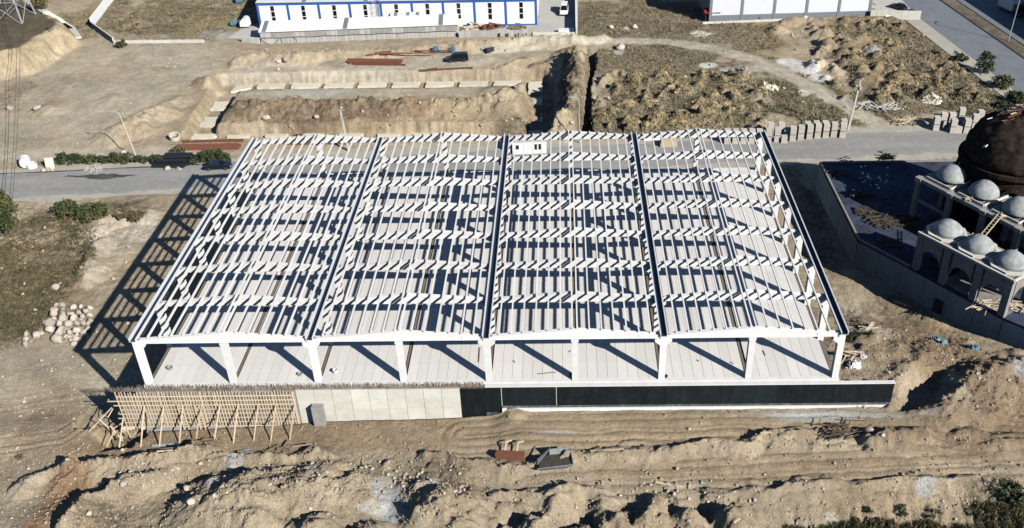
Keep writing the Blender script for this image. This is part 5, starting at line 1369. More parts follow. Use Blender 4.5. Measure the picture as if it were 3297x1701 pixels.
# ------------------------------------------------------------------ vehicles
def vehicle(name, label, cat, loc, rz, L, W, H, kind, paint, group=None):
    t = thing(name, label, cat, loc, rz, group)
    h = W / 2
    if kind == 'sedan':
        low = [(-L / 2, .35), (-L / 2 + .05, .75), (-L * .47, .86), (-L * .22, .92), (L * .30, .93), (L * .47, .82), (L / 2, .6), (L / 2 - .03, .32)]
        cab = [(-L * .25, .90), (-L * .08, H - .03), (L * .14, H), (L * .28, H - .12), (L * .40, .91)]
    elif kind == 'van':
        low = [(-L / 2, .35), (-L / 2 + .04, .8), (-L * .44, .98), (-L * .27, 1.08), (L * .485, 1.1), (L / 2, .6), (L / 2 - .03, .32)]
        cab = [(-L * .30, 1.06), (-L * .15, H - .06), (L * .0, H), (L * .40, H - .02), (L * .475, H - .15), (L * .485, 1.08)]
    else:   # light truck with box body
        low = [(-L / 2, .4), (-L / 2, 1.2), (-L * .44, 1.3), (-L * .2, 1.32), (-L * .2, .4)]
        cab = [(-L * .46, 1.28), (-L * .38, H * .82), (-L * .21, H * .84), (-L * .2, 1.28)]
    def shell(prof, w0, w1, z0, z1):
        m = MB(); n = len(prof); P_ = []
        for s in (-1, 1):
            for x, z in prof:
                w = w0 + (w1 - w0) * min(1, max(0, (z - z0) / (z1 - z0)))
                P_.append((x, s * w, z))
        m.poly(P_, [tuple(range(n)), tuple(range(2 * n - 1, n - 1, -1))] + [(i, n + i, n + (i + 1) % n, (i + 1) % n) for i in range(n)])
        return m
    b = shell(low, h, h * .95, .3, 1.1).build('body', paint, t)
    c = shell(cab, h * .93, h * .72, .9, H).build('cabin', paint, t)
    xs = [p[0] for p in cab]
    def side(x0, x1, z0, z1, s, sl0=0, sl1=0):
        m = MB(); f = lambda z: h * .93 + (h * .72 - h * .93) * min(1, max(0, (z - .9) / (H - .9))) + .012
        m.poly([(x0, s * f(z0), z0), (x1, s * f(z0), z0), (x1 - sl1, s * f(z1), z1), (x0 + sl0, s * f(z1), z1)], [(0, 1, 2, 3) if s < 0 else (3, 2, 1, 0)]); return m
    g = cab; zlo = g[0][1] + .06; zhi = H - .16
    for s in (-1, 1):
        if kind != 'truck':
            mid_ = (g[0][0] + g[-1][0]) / 2
            side(g[0][0] + .25, mid_ - .05, zlo, zhi, s, .45, 0).build('side_window', M['glass'], t)
            side(mid_ + .05, g[-1][0] - .2, zlo, zhi, s, 0, .3).build('side_window', M['glass'], t)
        else:
            side(g[0][0] + .2, g[-1][0] - .12, zlo, H * .76, s, .25, 0).build('side_window', M['glass'], t)
    def slope(p, q_, name, d):
        m = MB(); f = lambda z: (h * .93 + (h * .72 - h * .93) * min(1, max(0, (z - .9) / (H - .9)))) - .07
        a = (p[0] + (q_[0] - p[0]) * .1, p[1] + (q_[1] - p[1]) * .1); e = (p[0] + (q_[0] - p[0]) * .92, p[1] + (q_[1] - p[1]) * .92)
        m.poly([(a[0] + d, -f(a[1]), a[1] + .012), (a[0] + d, f(a[1]), a[1] + .012), (e[0] + d, f(e[1]), e[1] + .012), (e[0] + d, -f(e[1]), e[1] + .012)], [(0, 1, 2, 3), (3, 2, 1, 0)]); m.build(name, M['glass'], t)
    slope(cab[0], cab[1], 'windscreen', -.012)
    if kind != 'truck': slope(cab[-1], cab[-2], 'rear_window', .012)
    else:
        m = MB(); m.box(-L * .19, -h * 1.02, .95, L / 2, h * 1.02, H); m.build('box_body', M['white_paint'], t)
        m = MB(); m.box(-L * .19, -h * .5, .6, L * .49, h * .5, .94); m.build('chassis', M['dark_clad'], t)
    wr = .33 if kind == 'sedan' else .36
    for x in (-L * .31, L * .31):
        for s in (-1, 1):
            m = MB(); k = 14
            P_ = [(x + wr * math.cos(2 * math.pi * i / k), s * (h - .02) - .11 * s * j, wr + wr * math.sin(2 * math.pi * i / k)) for j in (-.4, 1.6) for i in range(k)]
            m.poly(P_, [tuple(range(k)), tuple(range(2 * k - 1, k - 1, -1))] + [(i, k + i, k + (i + 1) % k, (i + 1) % k) for i in range(k)])
            w_ = m.build('wheel', M['tyre'], t)
            m = MB(); P_ = [(x + wr * .6 * math.cos(2 * math.pi * i / 10), s * (h + .03), wr + wr * .6 * math.sin(2 * math.pi * i / 10)) for i in range(10)]
            m.poly(P_, [tuple(range(10)), tuple(range(9, -1, -1))]); m.build('rim', M['rim'], w_)
    for s in (-1, 1):
        m = MB(); m.cbox((-L / 2 + .03, s * h * .72, .68), (.1, .36, .16)); m.build('headlight', M['lamp_glass'], t)
        m = MB(); m.cbox((L / 2 - .03, s * h * .78, .72), (.1, .22, .22)); m.build('tail_light', M['red_lamp'], t)
        m = MB(); m.cbox((cab[0][0] + .35, s * (h + .07), cab[0][1] + .12), (.12, .2, .15)); m.build('mirror', paint, t)
    m = MB(); m.box(-L / 2 - .04, -h * .9, .32, -L / 2 + .12, h * .9, .52); m.build('bumper', M['dark_clad'], t)
    return t
p = on(690, 556); vehicle('car', 'dark blue black saloon car parked on the road at the left corner of the hall', 'car', (p.x + .4, p.y + 1.4, GZ + .03), math.pi * 1.0 + .07, 5.0, 1.85, 1.5, 'sedan', M['black_paint'])
p = on(1472, 200); vehicle('van', 'black people carrier parked on the dirt track behind the pit', 'van', (p.x, p.y + .6, gz(p.x, p.y) + .02), .10, 5.2, 1.95, 1.95, 'van', M['black_paint'])
p = at(1817, 44, GZ + .17); vehicle('van', 'white van facing the camera in the shaded warehouse yard', 'van', (p[0], p[1] + .5, GZ + .17), math.pi / 2 - .05, 5.6, 2.1, 2.4, 'van', M['white_paint'])
p = at(2852, 58, GZ + .1); vehicle('car', 'small white car half hidden behind the factory yard wall', 'car', (p[0], p[1] + 1.2, GZ + .07), math.pi / 2 + .2, 4.2, 1.75, 1.5, 'sedan', M['white_paint'])
p = at(2918, 56, GZ + .1); vehicle('car', 'black car parked beside the white car behind the yard wall', 'car', (p[0], p[1] + .6, GZ + .07), .1, 4.4, 1.8, 1.7, 'van', M['black_paint'])
p = at(2905, 28, GZ + .1); vehicle('car', 'dark car in front of the dark lorry in the factory yard', 'car', (p[0] - 1, p[1], GZ + .07), -.9, 4.3, 1.8, 1.5, 'sedan', M['black_paint'])
p = kp(58, 12.5)
tr = vehicle('lorry', 'dark lorry with pale box parked across the dual road', 'lorry', (at(3255, 42, GZ)[0], at(3255, 42, GZ)[1], GZ + .04), math.atan2(kd.y, kd.x) + math.pi * .0 + 1.2 - .85 + 2.95, 8.0, 2.5, 3.2, 'truck', M['dark_clad'])

# ------------------------------------------------------------------ steel lengths, pipes, rings
def bundle(name, label, cat, rods, mt, sec, part):
    c = on(*rods[0][0]); t = thing(name, label, cat, c)
    for i, (a, b, dz) in enumerate(rods):
        p, q_ = on(*a), on(*b); m = MB()
        m.bar(p - c + Vector((0, 0, .12 + dz)), q_ - c + Vector((0, 0, .12 + dz)), sec[0], sec[1]); m.build(part, mt, t)
    return t
bundle('steel_bundle', 'rust brown steel beams stacked beside the pit, left of the black van', 'steel', [((1122, 195), (1295, 197), .1), ((1128, 199), (1298, 200), 0), ((1118, 204), (1290, 203), .2), ((1124, 207), (1292, 205), .1), ((1140, 209), (1306, 212), 0), ((1122, 202), (1290, 201), .4)], M['rust'], (.42, .42), 'beam')
bundle('steel_beam', 'single long rust brown beam lying below the black van', 'steel', [((1350, 231), (1520, 222), .1), ((1372, 231), (1408, 228), .3)], M['rust'], (.36, .34), 'beam')
bundle('steel_bundle', 'short rusty beams beside the pale mound, far side of the track', 'steel', [((1180, 182), (1258, 172), .1), ((1210, 174), (1260, 168), .1)], M['rust'], (.36, .3), 'beam')
bundle('steel_bundle', 'rust red beams in two rows by the road, upper pair', 'steel', [((586, 457), (784, 453), 0), ((590, 461), (784, 455), .0)], M['rust'], (.42, .36), 'beam')
bundle('steel_bundle', 'rust red beams in two rows by the road, thick lower stack', 'steel', [((572, 471), (768, 467), 0), ((566, 479), (776, 472), .1), ((570, 484), (770, 481), 0), ((566, 482), (772, 477), .35)], M['rust'], (.5, .42), 'beam')
bundle('steel_beam', 'rust brown beam seen through the back of the roof frames', 'steel', [((928, 466), (1125, 464), .1)], M['rust'], (.6, .5), 'beam')
bundle('timber_rack', 'long trestle of rusty bars behind the black van', 'rack', [((1230, 187), (1400, 184), .9), ((1335, 172), (1460, 173), .5), ((1240, 184), (1330, 186), .9)], M['rust'], (.26, .22), 'bar')
p = on(560, 540)
pt = thing('pipe_stack', 'stack of thick black plastic pipes beside the road', 'pipes', p)
pr_ = [((492, 541), (594, 541), .26), ((496, 538), (600, 537), .26), ((494, 534), (612, 533), .26), ((488, 530), (614, 528), .3), ((492, 526), (622, 522), .3), ((510, 519), (628, 516), .35), ((520, 514), (630, 511), .35), ((530, 510), (628, 508), .35)]
for i, (a, b, dz) in enumerate(pr_):
    m = MB(); m.tube([on(*a) - p + Vector((0, 0, dz)), on(*b) - p + Vector((0, 0, dz))], .34, 10); m.build('pipe', M['pipe'], pt)
for i, (a, b) in enumerate([((505, 533), (604, 532)), ((512, 522), (618, 518)), ((535, 512), (622, 510))]):
    m = MB(); m.tube([on(*a) - p + Vector((0, .1, .85)), on(*b) - p + Vector((0, .1, .85))], .32, 10); m.build('pipe', M['pipe'], pt)
for u, v, w in ((541, 549, 'left'), (577, 549, 'right')):
    c = on(u, v); m = MB(); m.rock((0, 0, .3), .62, int(u), (1, .8, .9)); o = m.build('chock_stone', M['rock'], loc=c); tag(o, f'pale stone wedged under the black pipes, {w} one of the two', 'stone')
def ring(label, u, v, r, h, th, mt, tilt=None):
    c = on(u, v); m = MB()
    m.lathe([(r - th, 0), (r, 0), (r, h), (r - th, h), (r - th, .02)], (0, 0, 0), 20, cap=False)
    o = m.build('concrete_ring', mt, loc=c + Vector((0, 0, .05)), smooth=False); tag(o, label, 'concrete ring')
    if tilt: o.rotation_euler = tilt
    return o
ring('white concrete ring standing on the bank left of the rusty beams', 563, 450, 1.0, 1.1, .14, M['pad'], (.25, .2, 0))
ring('flat white concrete ring beside the white tank at the far left roadside', 105, 540, .95, .8, .14, M['white_paint'])
c = on(82, 538); m = MB(); m.lathe([(.9, -1.1), (1.0, -.9), (1.0, .9), (.9, 1.1)], (0, 0, 0), 18); o = m.build('tank', M['white_paint'], loc=c + Vector((0, .4, 1.0)), smooth=False); o.rotation_euler = (math.pi / 2, .15, .5); tag(o, 'white barrel shaped tank lying at the far left roadside', 'tank')
c = on(165, 542); o = MB().cbox((0, 0, 1.0), (1.5, .35, 2.1), 0, (-.35, 0)).build('concrete_slab', M['pad'], loc=c); o.rotation_euler = (0, 0, .2); tag(o, 'pale concrete slab leaning among rubble at the roadside', 'slab')
for i in range(7):
    c = on(142 + i * 5 + rnd.uniform(-2, 2), 550 + rnd.uniform(-6, 4)); m = MB(); m.rock((0, 0, .2), rnd.uniform(.3, .6), 40 + i, (1, .8, .8)); o = m.build('rubble_block', M['rock'], loc=c); tag(o, 'pale rubble lump heaped beside the leaning slab at the roadside', 'rubble', 'rubble lumps by the leaning slab')
# ------------------------------------------------------------------ poles, cables, pylon
def lamp(label, u, v, h, lean, armv, mt, name='street_lamp', arm=1.6, base_z=None):
    c = on(u, v) if base_z is None else Vector(at(u, v, base_z) + (base_z,))
    t = thing(name, label, 'street lamp', c)
    top = Vector((lean, 0, h))
    m = MB(); m.tube([(0, 0, -.2), top * .5, top], .13, 8, .075); m.build('pole', mt, t)
    a = Vector((armv[0], armv[1], 0)).normalized()
    m = MB(); m.tube([top - Vector((0, 0, .05)), top + a * .25 + Vector((0, 0, .3)), top + a * (arm * .6) + Vector((0, 0, .5)), top + a * arm + Vector((0, 0, .5))], .06, 6); m.build('arm', mt, t)
    m = MB(); m.cbox(top + a * (arm + .3) + Vector((0, 0, .47)), (.75, .26, .14), math.atan2(a.y, a.x)); m.build('lamp_head', M['galv'], t)
    return t
lamp('pale leaning street lamp on the left side of the road', 440, 508, 9.0, -.9, (-1, .2), M['pole_conc'])
lamp('slim street lamp standing right of the spoil ridge behind the hall', 1866, 462, 9.0, -.1, (-1, .1), M['galv'], arm=1.3)
kz = kp(22.5, 2.0)
lamp('tall street lamp on the median of the dual road', 3246, 133, 10.5, .3, (.6, 1), M['galv'], base_z=GZ + .15)
def upole(label, u, v, h, lean, mt, w=.22):
    c = on(u, v); t = thing('utility_pole', label, 'utility pole', c)
    m = MB(); m.hexa([(-w, -w * .7, -.2), (w, -w * .7, -.2), (w, w * .7, -.2), (-w, w * .7, -.2), (lean - w * .55, -w * .4, h), (lean + w * .55, -w * .4, h), (lean + w * .55, w * .4, h), (lean - w * .55, w * .4, h)]); m.build('shaft', mt, t)
    m = MB(); m.bar((lean - .75, 0, h - .3), (lean + .75, .3, h - .3), .1); m.build('crossarm', M['galv'], t)
    for dx in (-.65, -.3, .3, .65):
        m = MB(); m.lathe([(.05, 0), (.09, .06), (.05, .14), (.08, .2), (.02, .26)], (lean + dx, .2 * dx, h - .25), 8); m.build('insulator', M['grey_conc'], t)
    m = MB(); m.cbox((lean + .1, -.3, h - 1.6), (.45, .35, .5)); m.build('junction_box', M['galv'], t)
    return t
upole('pale concrete utility pole behind the left roof bays with wires at its head', 1124, 487, 8.6, -.5, M['pole_conc'])
upole('leaning concrete utility pole at the end of the near block stacks', 2730, 420, 10.5, .9, M['pole_conc'])
# lattice pylon at the upper left
py = thing('lattice_pylon', 'steel lattice pylon foot standing on the dark plateau at the top left', 'pylon')
fa = on(72, 76); base = Vector((fa.x - 3.6, fa.y + 3.6, fa.z)); py.location = base
legs = [Vector((3.6, -3.6, -.3)), Vector((-3.6, -3.6, -.3)), Vector((-3.6, 3.6, -.3)), Vector((3.6, 3.6, -.3))]
topz = 26.0
def lp(i, z): return legs[i] * (1 - z / 32.0) * 1.0 + Vector((0, 0, z + .3 * 0)) - Vector((0, 0, legs[i].z * (1 - z / 32.0))) + Vector((0, 0, -.3 if z == 0 else 0))
for i in range(4):
    m = MB(); m.bar(lp(i, 0), lp(i, topz), .26); m.build('leg', M['galv'], py)
zz = [0, 5, 9.5, 13.5, 17, 20, 23, 26]
for k in range(7):
    m = MB()
    for i in range(4):
        j = (i + 1) % 4
        m.bar(lp(i, zz[k]), lp(j, zz[k + 1]), .11); m.bar(lp(j, zz[k]), lp(i, zz[k + 1]), .11); m.bar(lp(i, zz[k + 1]), lp(j, zz[k + 1]), .11)
    m.build('bracing', M['galv'], py)
for dx, name in ((0, 'left'), (1.5, 'right')):
    a = Vector(at(54 + dx * 7, 172, -1.0) + (-1.0,)); b = Vector(at(26 + dx * 6, 700, -4.0) + (-4.0,))
    cpt = [a + (b - a) * t + Vector((0, 0, -.8 * math.sin(math.pi * t))) for t in np.linspace(0, 1, 14)]
    ext = a + (a - b) * .35 + Vector((0, 0, 6)); cpt = [ext] + cpt
    m = MB(); m.tube(cpt, .045, 4); o = m.build('overhead_cable', M['cable']); tag(o, f'thin overhead cable running down the far left of the scene, {name} of the pair', 'cable')
m = MB(); m.tube([Vector((on(2400 + 70, 370).x, on(2470, 370).y, gz(on(2470, 370).x, on(2470, 370).y) + .06)) if False else on(u, v) + Vector((0, 0, .06)) for u, v in ((2495, 360), (2540, 372), (2590, 385), (2650, 394))], .07, 5); o = m.build('ground_cable', M['pipe']); tag(o, 'dark cable lying on the grass behind the near block stacks', 'cable')

# ------------------------------------------------------------------ stacks of building blocks
def block_stack(name='block_stack', tiers=4, w=1.12, d=1.25, th=.66):
    t = thing(name, 'x', 'block stack', group='stacks of pale building blocks')
    z = 0
    for k in range(tiers):
        if k % 2 == 0:
            m = MB()
            for dx in (-w * .38, 0, w * .38): m.box(dx - .07, -d / 2, z, dx + .07, d / 2, z + .1)
            m.box(-w / 2, -d / 2, z + .102, w / 2, d / 2, z + .13); m.build('pallet', M['pallet'], t); z += .135
        m = MB(); nx = 5
        for i in range(nx):
            for j in range(2):
                x0 = -w / 2 + w * i / nx; g = .012; y0 = -d / 2 + d * j / 2
                e = rnd.uniform(-.012, .012)
                m.box(x0 + g, y0 + g + e, z, x0 + w / nx - g, y0 + d / 2 - g + e, z + th - .02)
        m.build('block_layer', M['block'], t); z += th
    return t
protoA = block_stack(tiers=4); protoB = block_stack(tiers=2)
used = {}
def place_stack(proto, u, v, rz, label):
    c = on(u, v); c.z = gz(c.x, c.y)
    if id(proto) not in used:
        used[id(proto)] = 1; proto.location = c; proto.rotation_euler = (0, 0, rz); proto['label'] = label
    else: dup(proto, c, rz, label)
fr = [(2554, 458), (2580, 454), (2608, 452), (2634, 449), (2660, 447), (2686, 444), (2714, 447)]
for i, (u, v) in enumerate(fr): place_stack(protoA, u - 4, v - 4, -.12, f'{ORD[i]} tall block stack from the left in the front row by the leaning pole')
bk = [(2596, 438), (2624, 436), (2652, 436), (2712, 430)]
for i, (u, v) in enumerate(bk): place_stack(protoA, u, v, -.12, f'{ORD[i]} block stack from the left in the rear row by the leaning pole')
lf = [(2472, 459), (2500, 457), (2478, 440), (2512, 440)]
for i, (u, v) in enumerate(lf): place_stack(protoA, u, v, -.1, f'{ORD[i]} pale ribbed block stack beside the right back corner of the hall')
place_stack(protoB, 2523, 460, -.1, 'low block stack beside the right back corner of the hall')
for i, u in enumerate((2340, 2366, 2392, 2418, 2442)):
    place_stack(protoA, u, 462, -.08, f'{ORD[i]} block stack from the left seen through the right roof bay')
rt = [(3010, 420), (3032, 408), (3064, 428), (3108, 428), (3134, 414), (3090, 392), (3150, 400), (3058, 408)]
lb = ['leftmost tall stack of the right hand block group', 'second stack of the right hand block group, set back', 'tall stack in the middle front of the right hand block group', 'broad front stack near the shade edge in the right hand block group', 'tall stack at the shade edge of the right hand block group', 'rearmost stack of the right hand block group', 'stack on the far right of the right hand block group, half in shade', 'stack behind the middle of the right hand block group']
for (u, v), l in zip(rt, lb): place_stack(protoA, u, v, -.1, l)
place_stack(protoB, 3083, 428, -.1, 'low stack in front of the right hand block group')

# ------------------------------------------------------------------ site cabin behind the hall
c = on(1704, 498)
cb = thing('site_cabin', 'white site cabin with ribbed grey roof seen through the roof bays', 'cabin', (c.x, c.y + 1.3, gz(c.x, c.y)), .07)
m = MB(); m.box(-3.2, -1.3, .1, 3.2, 1.3, 2.7); m.build('wall', M['white_wall'], cb)
m = MB()
for i in range(22):
    x = -3.35 + 6.7 * i / 22; m.box(x, -1.5, 2.71, x + 6.7 / 22, 1.5, 2.78); m.box(x + .03, -1.5, 2.782, x + .11, 1.5, 2.86)
m.build('roof', M['wh_roof'], cb)
for x in (1.2, 1.95):
    m = MB(); m.box(x - .3, -1.34, .9, x + .3, -1.302, 2.2); f_ = m.build('window', M['white_paint'], cb); m = MB(); m.box(x - .23, -1.36, .98, x + .23, -1.342, 2.12); m.build('pane', M['glass'], f_)
m = MB(); m.box(-2.7, -1.34, .15, -1.9, -1.302, 2.2); d_ = m.build('door', M['white_paint'], cb); m = MB(); m.box(-2.58, -1.36, 1.2, -2.0, -1.342, 2.05); m.build('pane', M['glass'], d_)
c = on(2152, 470); o = MB().box(-1.6, -.9, 0, 1.6, .9, .9).box(-1.5, -.8, .902, 1.5, .8, 1.3).build('timber_stack', M['timber'], loc=c); tag(o, 'stack of pale sawn timber seen through the right roof bay', 'timber')
c = on(2105, 452); o = MB().cbox((0, 0, .3), (3.6, .5, .5), .1).build('white_slab', M['white_paint'], loc=c); tag(o, 'white slab lying on the verge behind the right roof bay', 'slab')

# ------------------------------------------------------------------ boulders
bl_ = [(182, 985, 17), (205, 998, 20), (237, 992, 22), (262, 990, 18), (290, 996, 24), (175, 1002, 24), (200, 1016, 26), (228, 1014, 24), (255, 1012, 22), (280, 1010, 20), (176, 1020, 26), (206, 1036, 30), (240, 1034, 28), (268, 1030, 24), (292, 1026, 22), (166, 1052, 36), (196, 1052, 28), (222, 1058, 34), (250, 1052, 26), (272, 1050, 24), (168, 1072, 34), (196, 1080, 40), (230, 1082, 28), (250, 1074, 24), (184, 1096, 36), (222, 1092, 24), (246, 1096, 20), (240, 1112, 22), (206, 1068, 26), (258, 1036, 22), (150, 1042, 22), (285, 1044, 18),
       (88, 1080, 24), (118, 1086, 32), (84, 1098, 26), (86, 1112, 24), (138, 1076, 18), (100, 1102, 16)]
rocks = [MB().rock((0, 0, 0), 1.15, 100 + i, (1, rnd.uniform(.7, .95), rnd.uniform(.7, .95))).mesh('boulder', M['rock']) for i in range(14)]
BIGB = {21: 'largest boulder of the big heap, at its lower front', 24: 'big boulder at the lower left front of the big heap', 15: 'big boulder on the left flank of the big heap', 20: 'big boulder at the left end of the lower big heap row', 0: 'boulder at the upper left corner of the big heap', 4: 'boulder at the upper right corner of the big heap', 27: 'lowest boulder of the big heap, touching the roof shadow'}
q_ = random.Random(91)
for _ in range(26): bl_.insert(32, (q_.uniform(168, 296), q_.uniform(984, 1104), q_.uniform(12, 26)))
for i, (u, v, s) in enumerate(bl_):
    c = on(u, v); r = s * .0345 * .58
    o = link('boulder', rocks[i % 14], None, c + Vector((0, 0, r * .45 + (.35 if 8 < i < 24 else .15 if 32 <= i < 58 else 0))))
    o.scale = (r, r, r); o.rotation_euler = (rnd.uniform(-.4, .4), rnd.uniform(-.4, .4), rnd.uniform(0, 6))
    if i >= 58: tag(o, ['pale boulder at the top left of the small group', 'largest boulder of the small group', 'boulder at the left edge of the small group', 'lowest boulder of the small group', 'small boulder at the right end of the small group, nearest the big heap', 'flat boulder in the middle of the small group'][i - 58], 'boulder', 'boulders in the small group')
    elif i in BIGB: tag(o, BIGB[i], 'boulder', 'boulders in the big heap')
    else: tag(o, 'pale boulder in the big heap beside the roof shadow', 'boulder', 'boulders in the big heap')
single = [(180, 932, 26, 'lone white boulder in the dry grass left of the hall'), (366, 1010 - 110, 12, 'small pale boulder on the slope left of the roof shadow'), (400, 495, 17, 'round pale boulder on the verge by the leaning lamp'), (122, 352, 26, 'white cube like boulder at the far left of the levelled field'), (35, 352, 22, 'pale boulder at the left edge of the levelled field'),
          (922, 196, 22, 'large pale boulder in front of the spoil bank, right one of the two'), (898, 203, 18, 'pale boulder in front of the spoil bank, left one of the two'), (1020, 380, 16, 'round stone on the front of the island heap'), (858, 385, 22, 'grey round stone at the left of the island heap'), (1842, 400, 18, 'pale boulder at the foot of the spoil ridge'), (1968, 92, 16, 'flat white stone on the grass right of the yard wall'), (2044, 92, 20, 'pale stone block on the grass near the dirt track'), (1958, 320, 16, 'small pale stone on the rough field'), (1995, 158, 30, 'white limestone lump beside the dirt track'),
          (602, 1575, 26, 'pale boulder on the foreground spoil, upper one'), (398, 1562, 22, 'pale boulder at the crest of the left foreground bank'), (380, 1668, 0, ''), (692, 1600, 20, 'grey boulder left of the big foreground mound'), (615, 1622, 30, 'pale boulder in the rubble streak of the foreground'), (285, 1660, 26, 'yellowish boulder in the shade of the left foreground bank'), (1000, 1640, 0, ''), (1000, 1700 - 60, 16, 'small white boulder under the big foreground mound'), (1073, 1668, 14, 'small boulder near the pale grey slide'), (3195, 1425 - 30, 0, ''), (2795, 1392, 34, 'beige block like boulder on the haul road berm'), (2842, 1405, 16, 'small white stone at the end of the haul road berm'), (2218, 1385, 14, 'white stone alone on the haul track'), (2080, 1522, 10, 'small white stone on the lower haul track'), (1535, 1612, 0, ''), (1700, 1285, 0, ''), (2268, 1588, 12, 'pale stone at the edge of the lower haul track'), (1940, 1560, 12, 'stone with long shadow on the lower haul track')]
for i, (u, v, s, l) in enumerate(single):
    if not s: continue
    c = on(u, v); dist = (c - Vector(CAM)).length; r = s * dist / F_PX * (.40 if v > 1450 else .48)
    o = link('boulder', rocks[(i * 5) % 14], None, c + Vector((0, 0, r * .45))); o.scale = (r, r, r * .9); o.rotation_euler = (rnd.uniform(-.3, .3), rnd.uniform(-.3, .3), rnd.uniform(0, 6)); tag(o, l, 'boulder')
# countless small stones
def stones(name, label, areas, seed):
    q_ = random.Random(seed); m = MB()
    for u0, v0, u1, v1, n, r0, r1 in areas:
        for _ in range(n):
            u, v = q_.uniform(u0, u1), q_.uniform(v0, v1)
            if 460 < u < 2690 and 430 < v < 1400 - (u > 1600) * 90 and not (u < 560 and v > 1280): continue
            c = on(u, v); r = r0 + (r1 - r0) * q_.random() ** 4.5
            if -41 < c.x < 40.5 and -.9 < c.y < 52 or on_road2(c.x, c.y): continue
            m.rock((c.x, c.y, c.z + r * .3), r, q_.random(), (1, q_.uniform(.6, .95), q_.uniform(.5, .9)), n=0 if r < .22 else 1)
    o = m.build(name, M['stone']); tag(o, label, 'stones', kind='stuff')
stones('loose_stones', 'loose pale stones strewn over the foreground spoil and haul roads', [(0, 1480, 3297, 1720, 1500, .05, .26), (450, 1480, 1500, 1600, 600, .06, .3), (0, 1150, 460, 1500, 350, .05, .3), (950, 1340, 1650, 1480, 160, .04, .18), (2400, 1400, 3297, 1450, 220, .05, .22), (1900, 1550, 2450, 1620, 120, .08, .3), (2700, 1000, 3297, 1320, 350, .05, .25)], 21)
# crumbled earth: clods on the rough banks
q_ = random.Random(8); m = MB(); k = 0
while k < 24000:
    x, y = q_.uniform(-62, 64), q_.uniform(-27, 16) if q_.random() < .8 else q_.uniform(-27, -8)
    if -41 < x < 41 and y > -1.5 or x > 52 and y > 36 - (x - 52): continue
    j = int(np.clip(np.searchsorted(G_ROWS, y) - 1, 0, len(G_ROWS) - 2)); i = int(np.clip(((x - 4) / G_HW[j] + 1) / 2 * (G_Z.shape[1] - 1), 0, G_Z.shape[1] - 1))
    k += 1
    if q_.random() > .08 + 2.0 * G_RO[j, i]: continue
    r = .035 + .16 * q_.random() ** 2.8; z = gz(x, y)
    o_ = len(m.v); a = q_.uniform(0, 6.28); f = q_.uniform(.5, 1)
    for t in range(4): m.v.append((x + r * math.cos(a + t * 1.57) * q_.uniform(.7, 1.2), y + r * f * math.sin(a + t * 1.57) * q_.uniform(.7, 1.2), z - .03))
    for t in range(3): m.v.append((x + r * .55 * math.cos(a + .6 + t * 2.1), y + r * .5 * math.sin(a + .6 + t * 2.1), z + r * q_.uniform(.7, 1.2)))
    m.f += [(o_, o_ + 1, o_ + 4), (o_ + 1, o_ + 5, o_ + 4), (o_ + 1, o_ + 2, o_ + 5), (o_ + 2, o_ + 3, o_ + 5), (o_ + 3, o_ + 6, o_ + 5), (o_ + 3, o_, o_ + 6), (o_, o_ + 4, o_ + 6), (o_ + 4, o_ + 5, o_ + 6)]
o = m.build('clods', M['clod']); tag(o, 'countless dry earth clods crumbled over the foreground banks', 'clods', kind='stuff')
stones('field_stones', 'loose pale stones strewn over the rough fields and banks behind', [(0, 150, 800, 470, 160, .1, .35), (500, 160, 1750, 230, 200, .1, .4), (1650, 160, 2500, 430, 240, .1, .4), (2500, 100, 3000, 360, 220, .1, .45), (0, 680, 480, 1130, 260, .08, .4), (700, 320, 1700, 420, 160, .1, .45)], 22)

# ------------------------------------------------------------------ foreground and yard odds and ends
a, b = on(1598, 1474), on(1690, 1480)
t = thing('steel_beam', 'red brown steel box beam lying on the berm in the foreground', 'steel', a)
m = MB(); m.bar(Vector((0, 0, .45)), b - a + Vector((0, 0, .45)), .75, .75); m.build('beam', M['rust'], t)
for f in (.3, .72):
    m = MB(); q0_ = (b - a) * f; m.bar(q0_ + Vector((0, .35, .5)), q0_ + Vector((.15, 1.6, 1.0)), .13); m.build('lug', M['timber'], t)
    m = MB(); m.bar(q0_ + Vector((.15, 1.6, .95)), q0_ + Vector((.75, 1.75, 1.05)), .13); m.build('lug', M['timber'], t)
c = on(1780, 1492)
t = thing('steel_skip', 'battered grey steel skip sunk in the berm in the foreground', 'skip', c, .12)
m = MB(); m.prism([(-.9, 0), (.9, 0), (1.1, .12), (-1.1, .12)], -1.6, 1.6, axis='x'); m.build('floor', M['dark_clad'], t)
def plate(nm, pts, th=.08):
    m = MB(); n_ = (Vector(pts[1]) - Vector(pts[0])).cross(Vector(pts[2]) - Vector(pts[0])).normalized() * th
    m.hexa([Vector(q_) for q_ in pts] + [Vector(q_) + n_ for q_ in pts]); m.build(nm, M['green_box'], t)
plate('back_side', [(-.3, .9, .1), (2.0, .9, .1), (2.1, 1.25, .95), (-.2, 1.25, .95)])
plate('front_side', [(-1.7, -.9, .1), (1.9, -.9, .1), (2.0, -1.1, .65), (-1.8, -1.1, .5)])
m = MB(); m.box(-1.6, -.85, .15, 1.9, .85, .42); m.build('filling', M['dark_wood'], t)
plate('lid', [(-1.8, -.5, .5), (-1.7, .2, .6), (-.1, 1.5, 1.1), (-.2, 1.0, 1.15)])
plate('end_side', [(1.95, -.9, .1), (1.95, .9, .1), (2.1, 1.1, .9), (2.1, -1.0, .6)])
for i in range(6):
    m = MB(); x = -.1 + i * .4; m.bar((x, .93, .2), (x + .06, 1.2, .92), .09); m.build('rib', M['green_box'], t)
c = on(965, 1350); o = MB().prism([(-.75, 0), (.75, 0), (.6, .5), (-.6, .5)], -.35, .35).build('white_sheet', M['white_sheet'], loc=c); tag(o, 'small white trough at the foot of the buttress', 'trough')
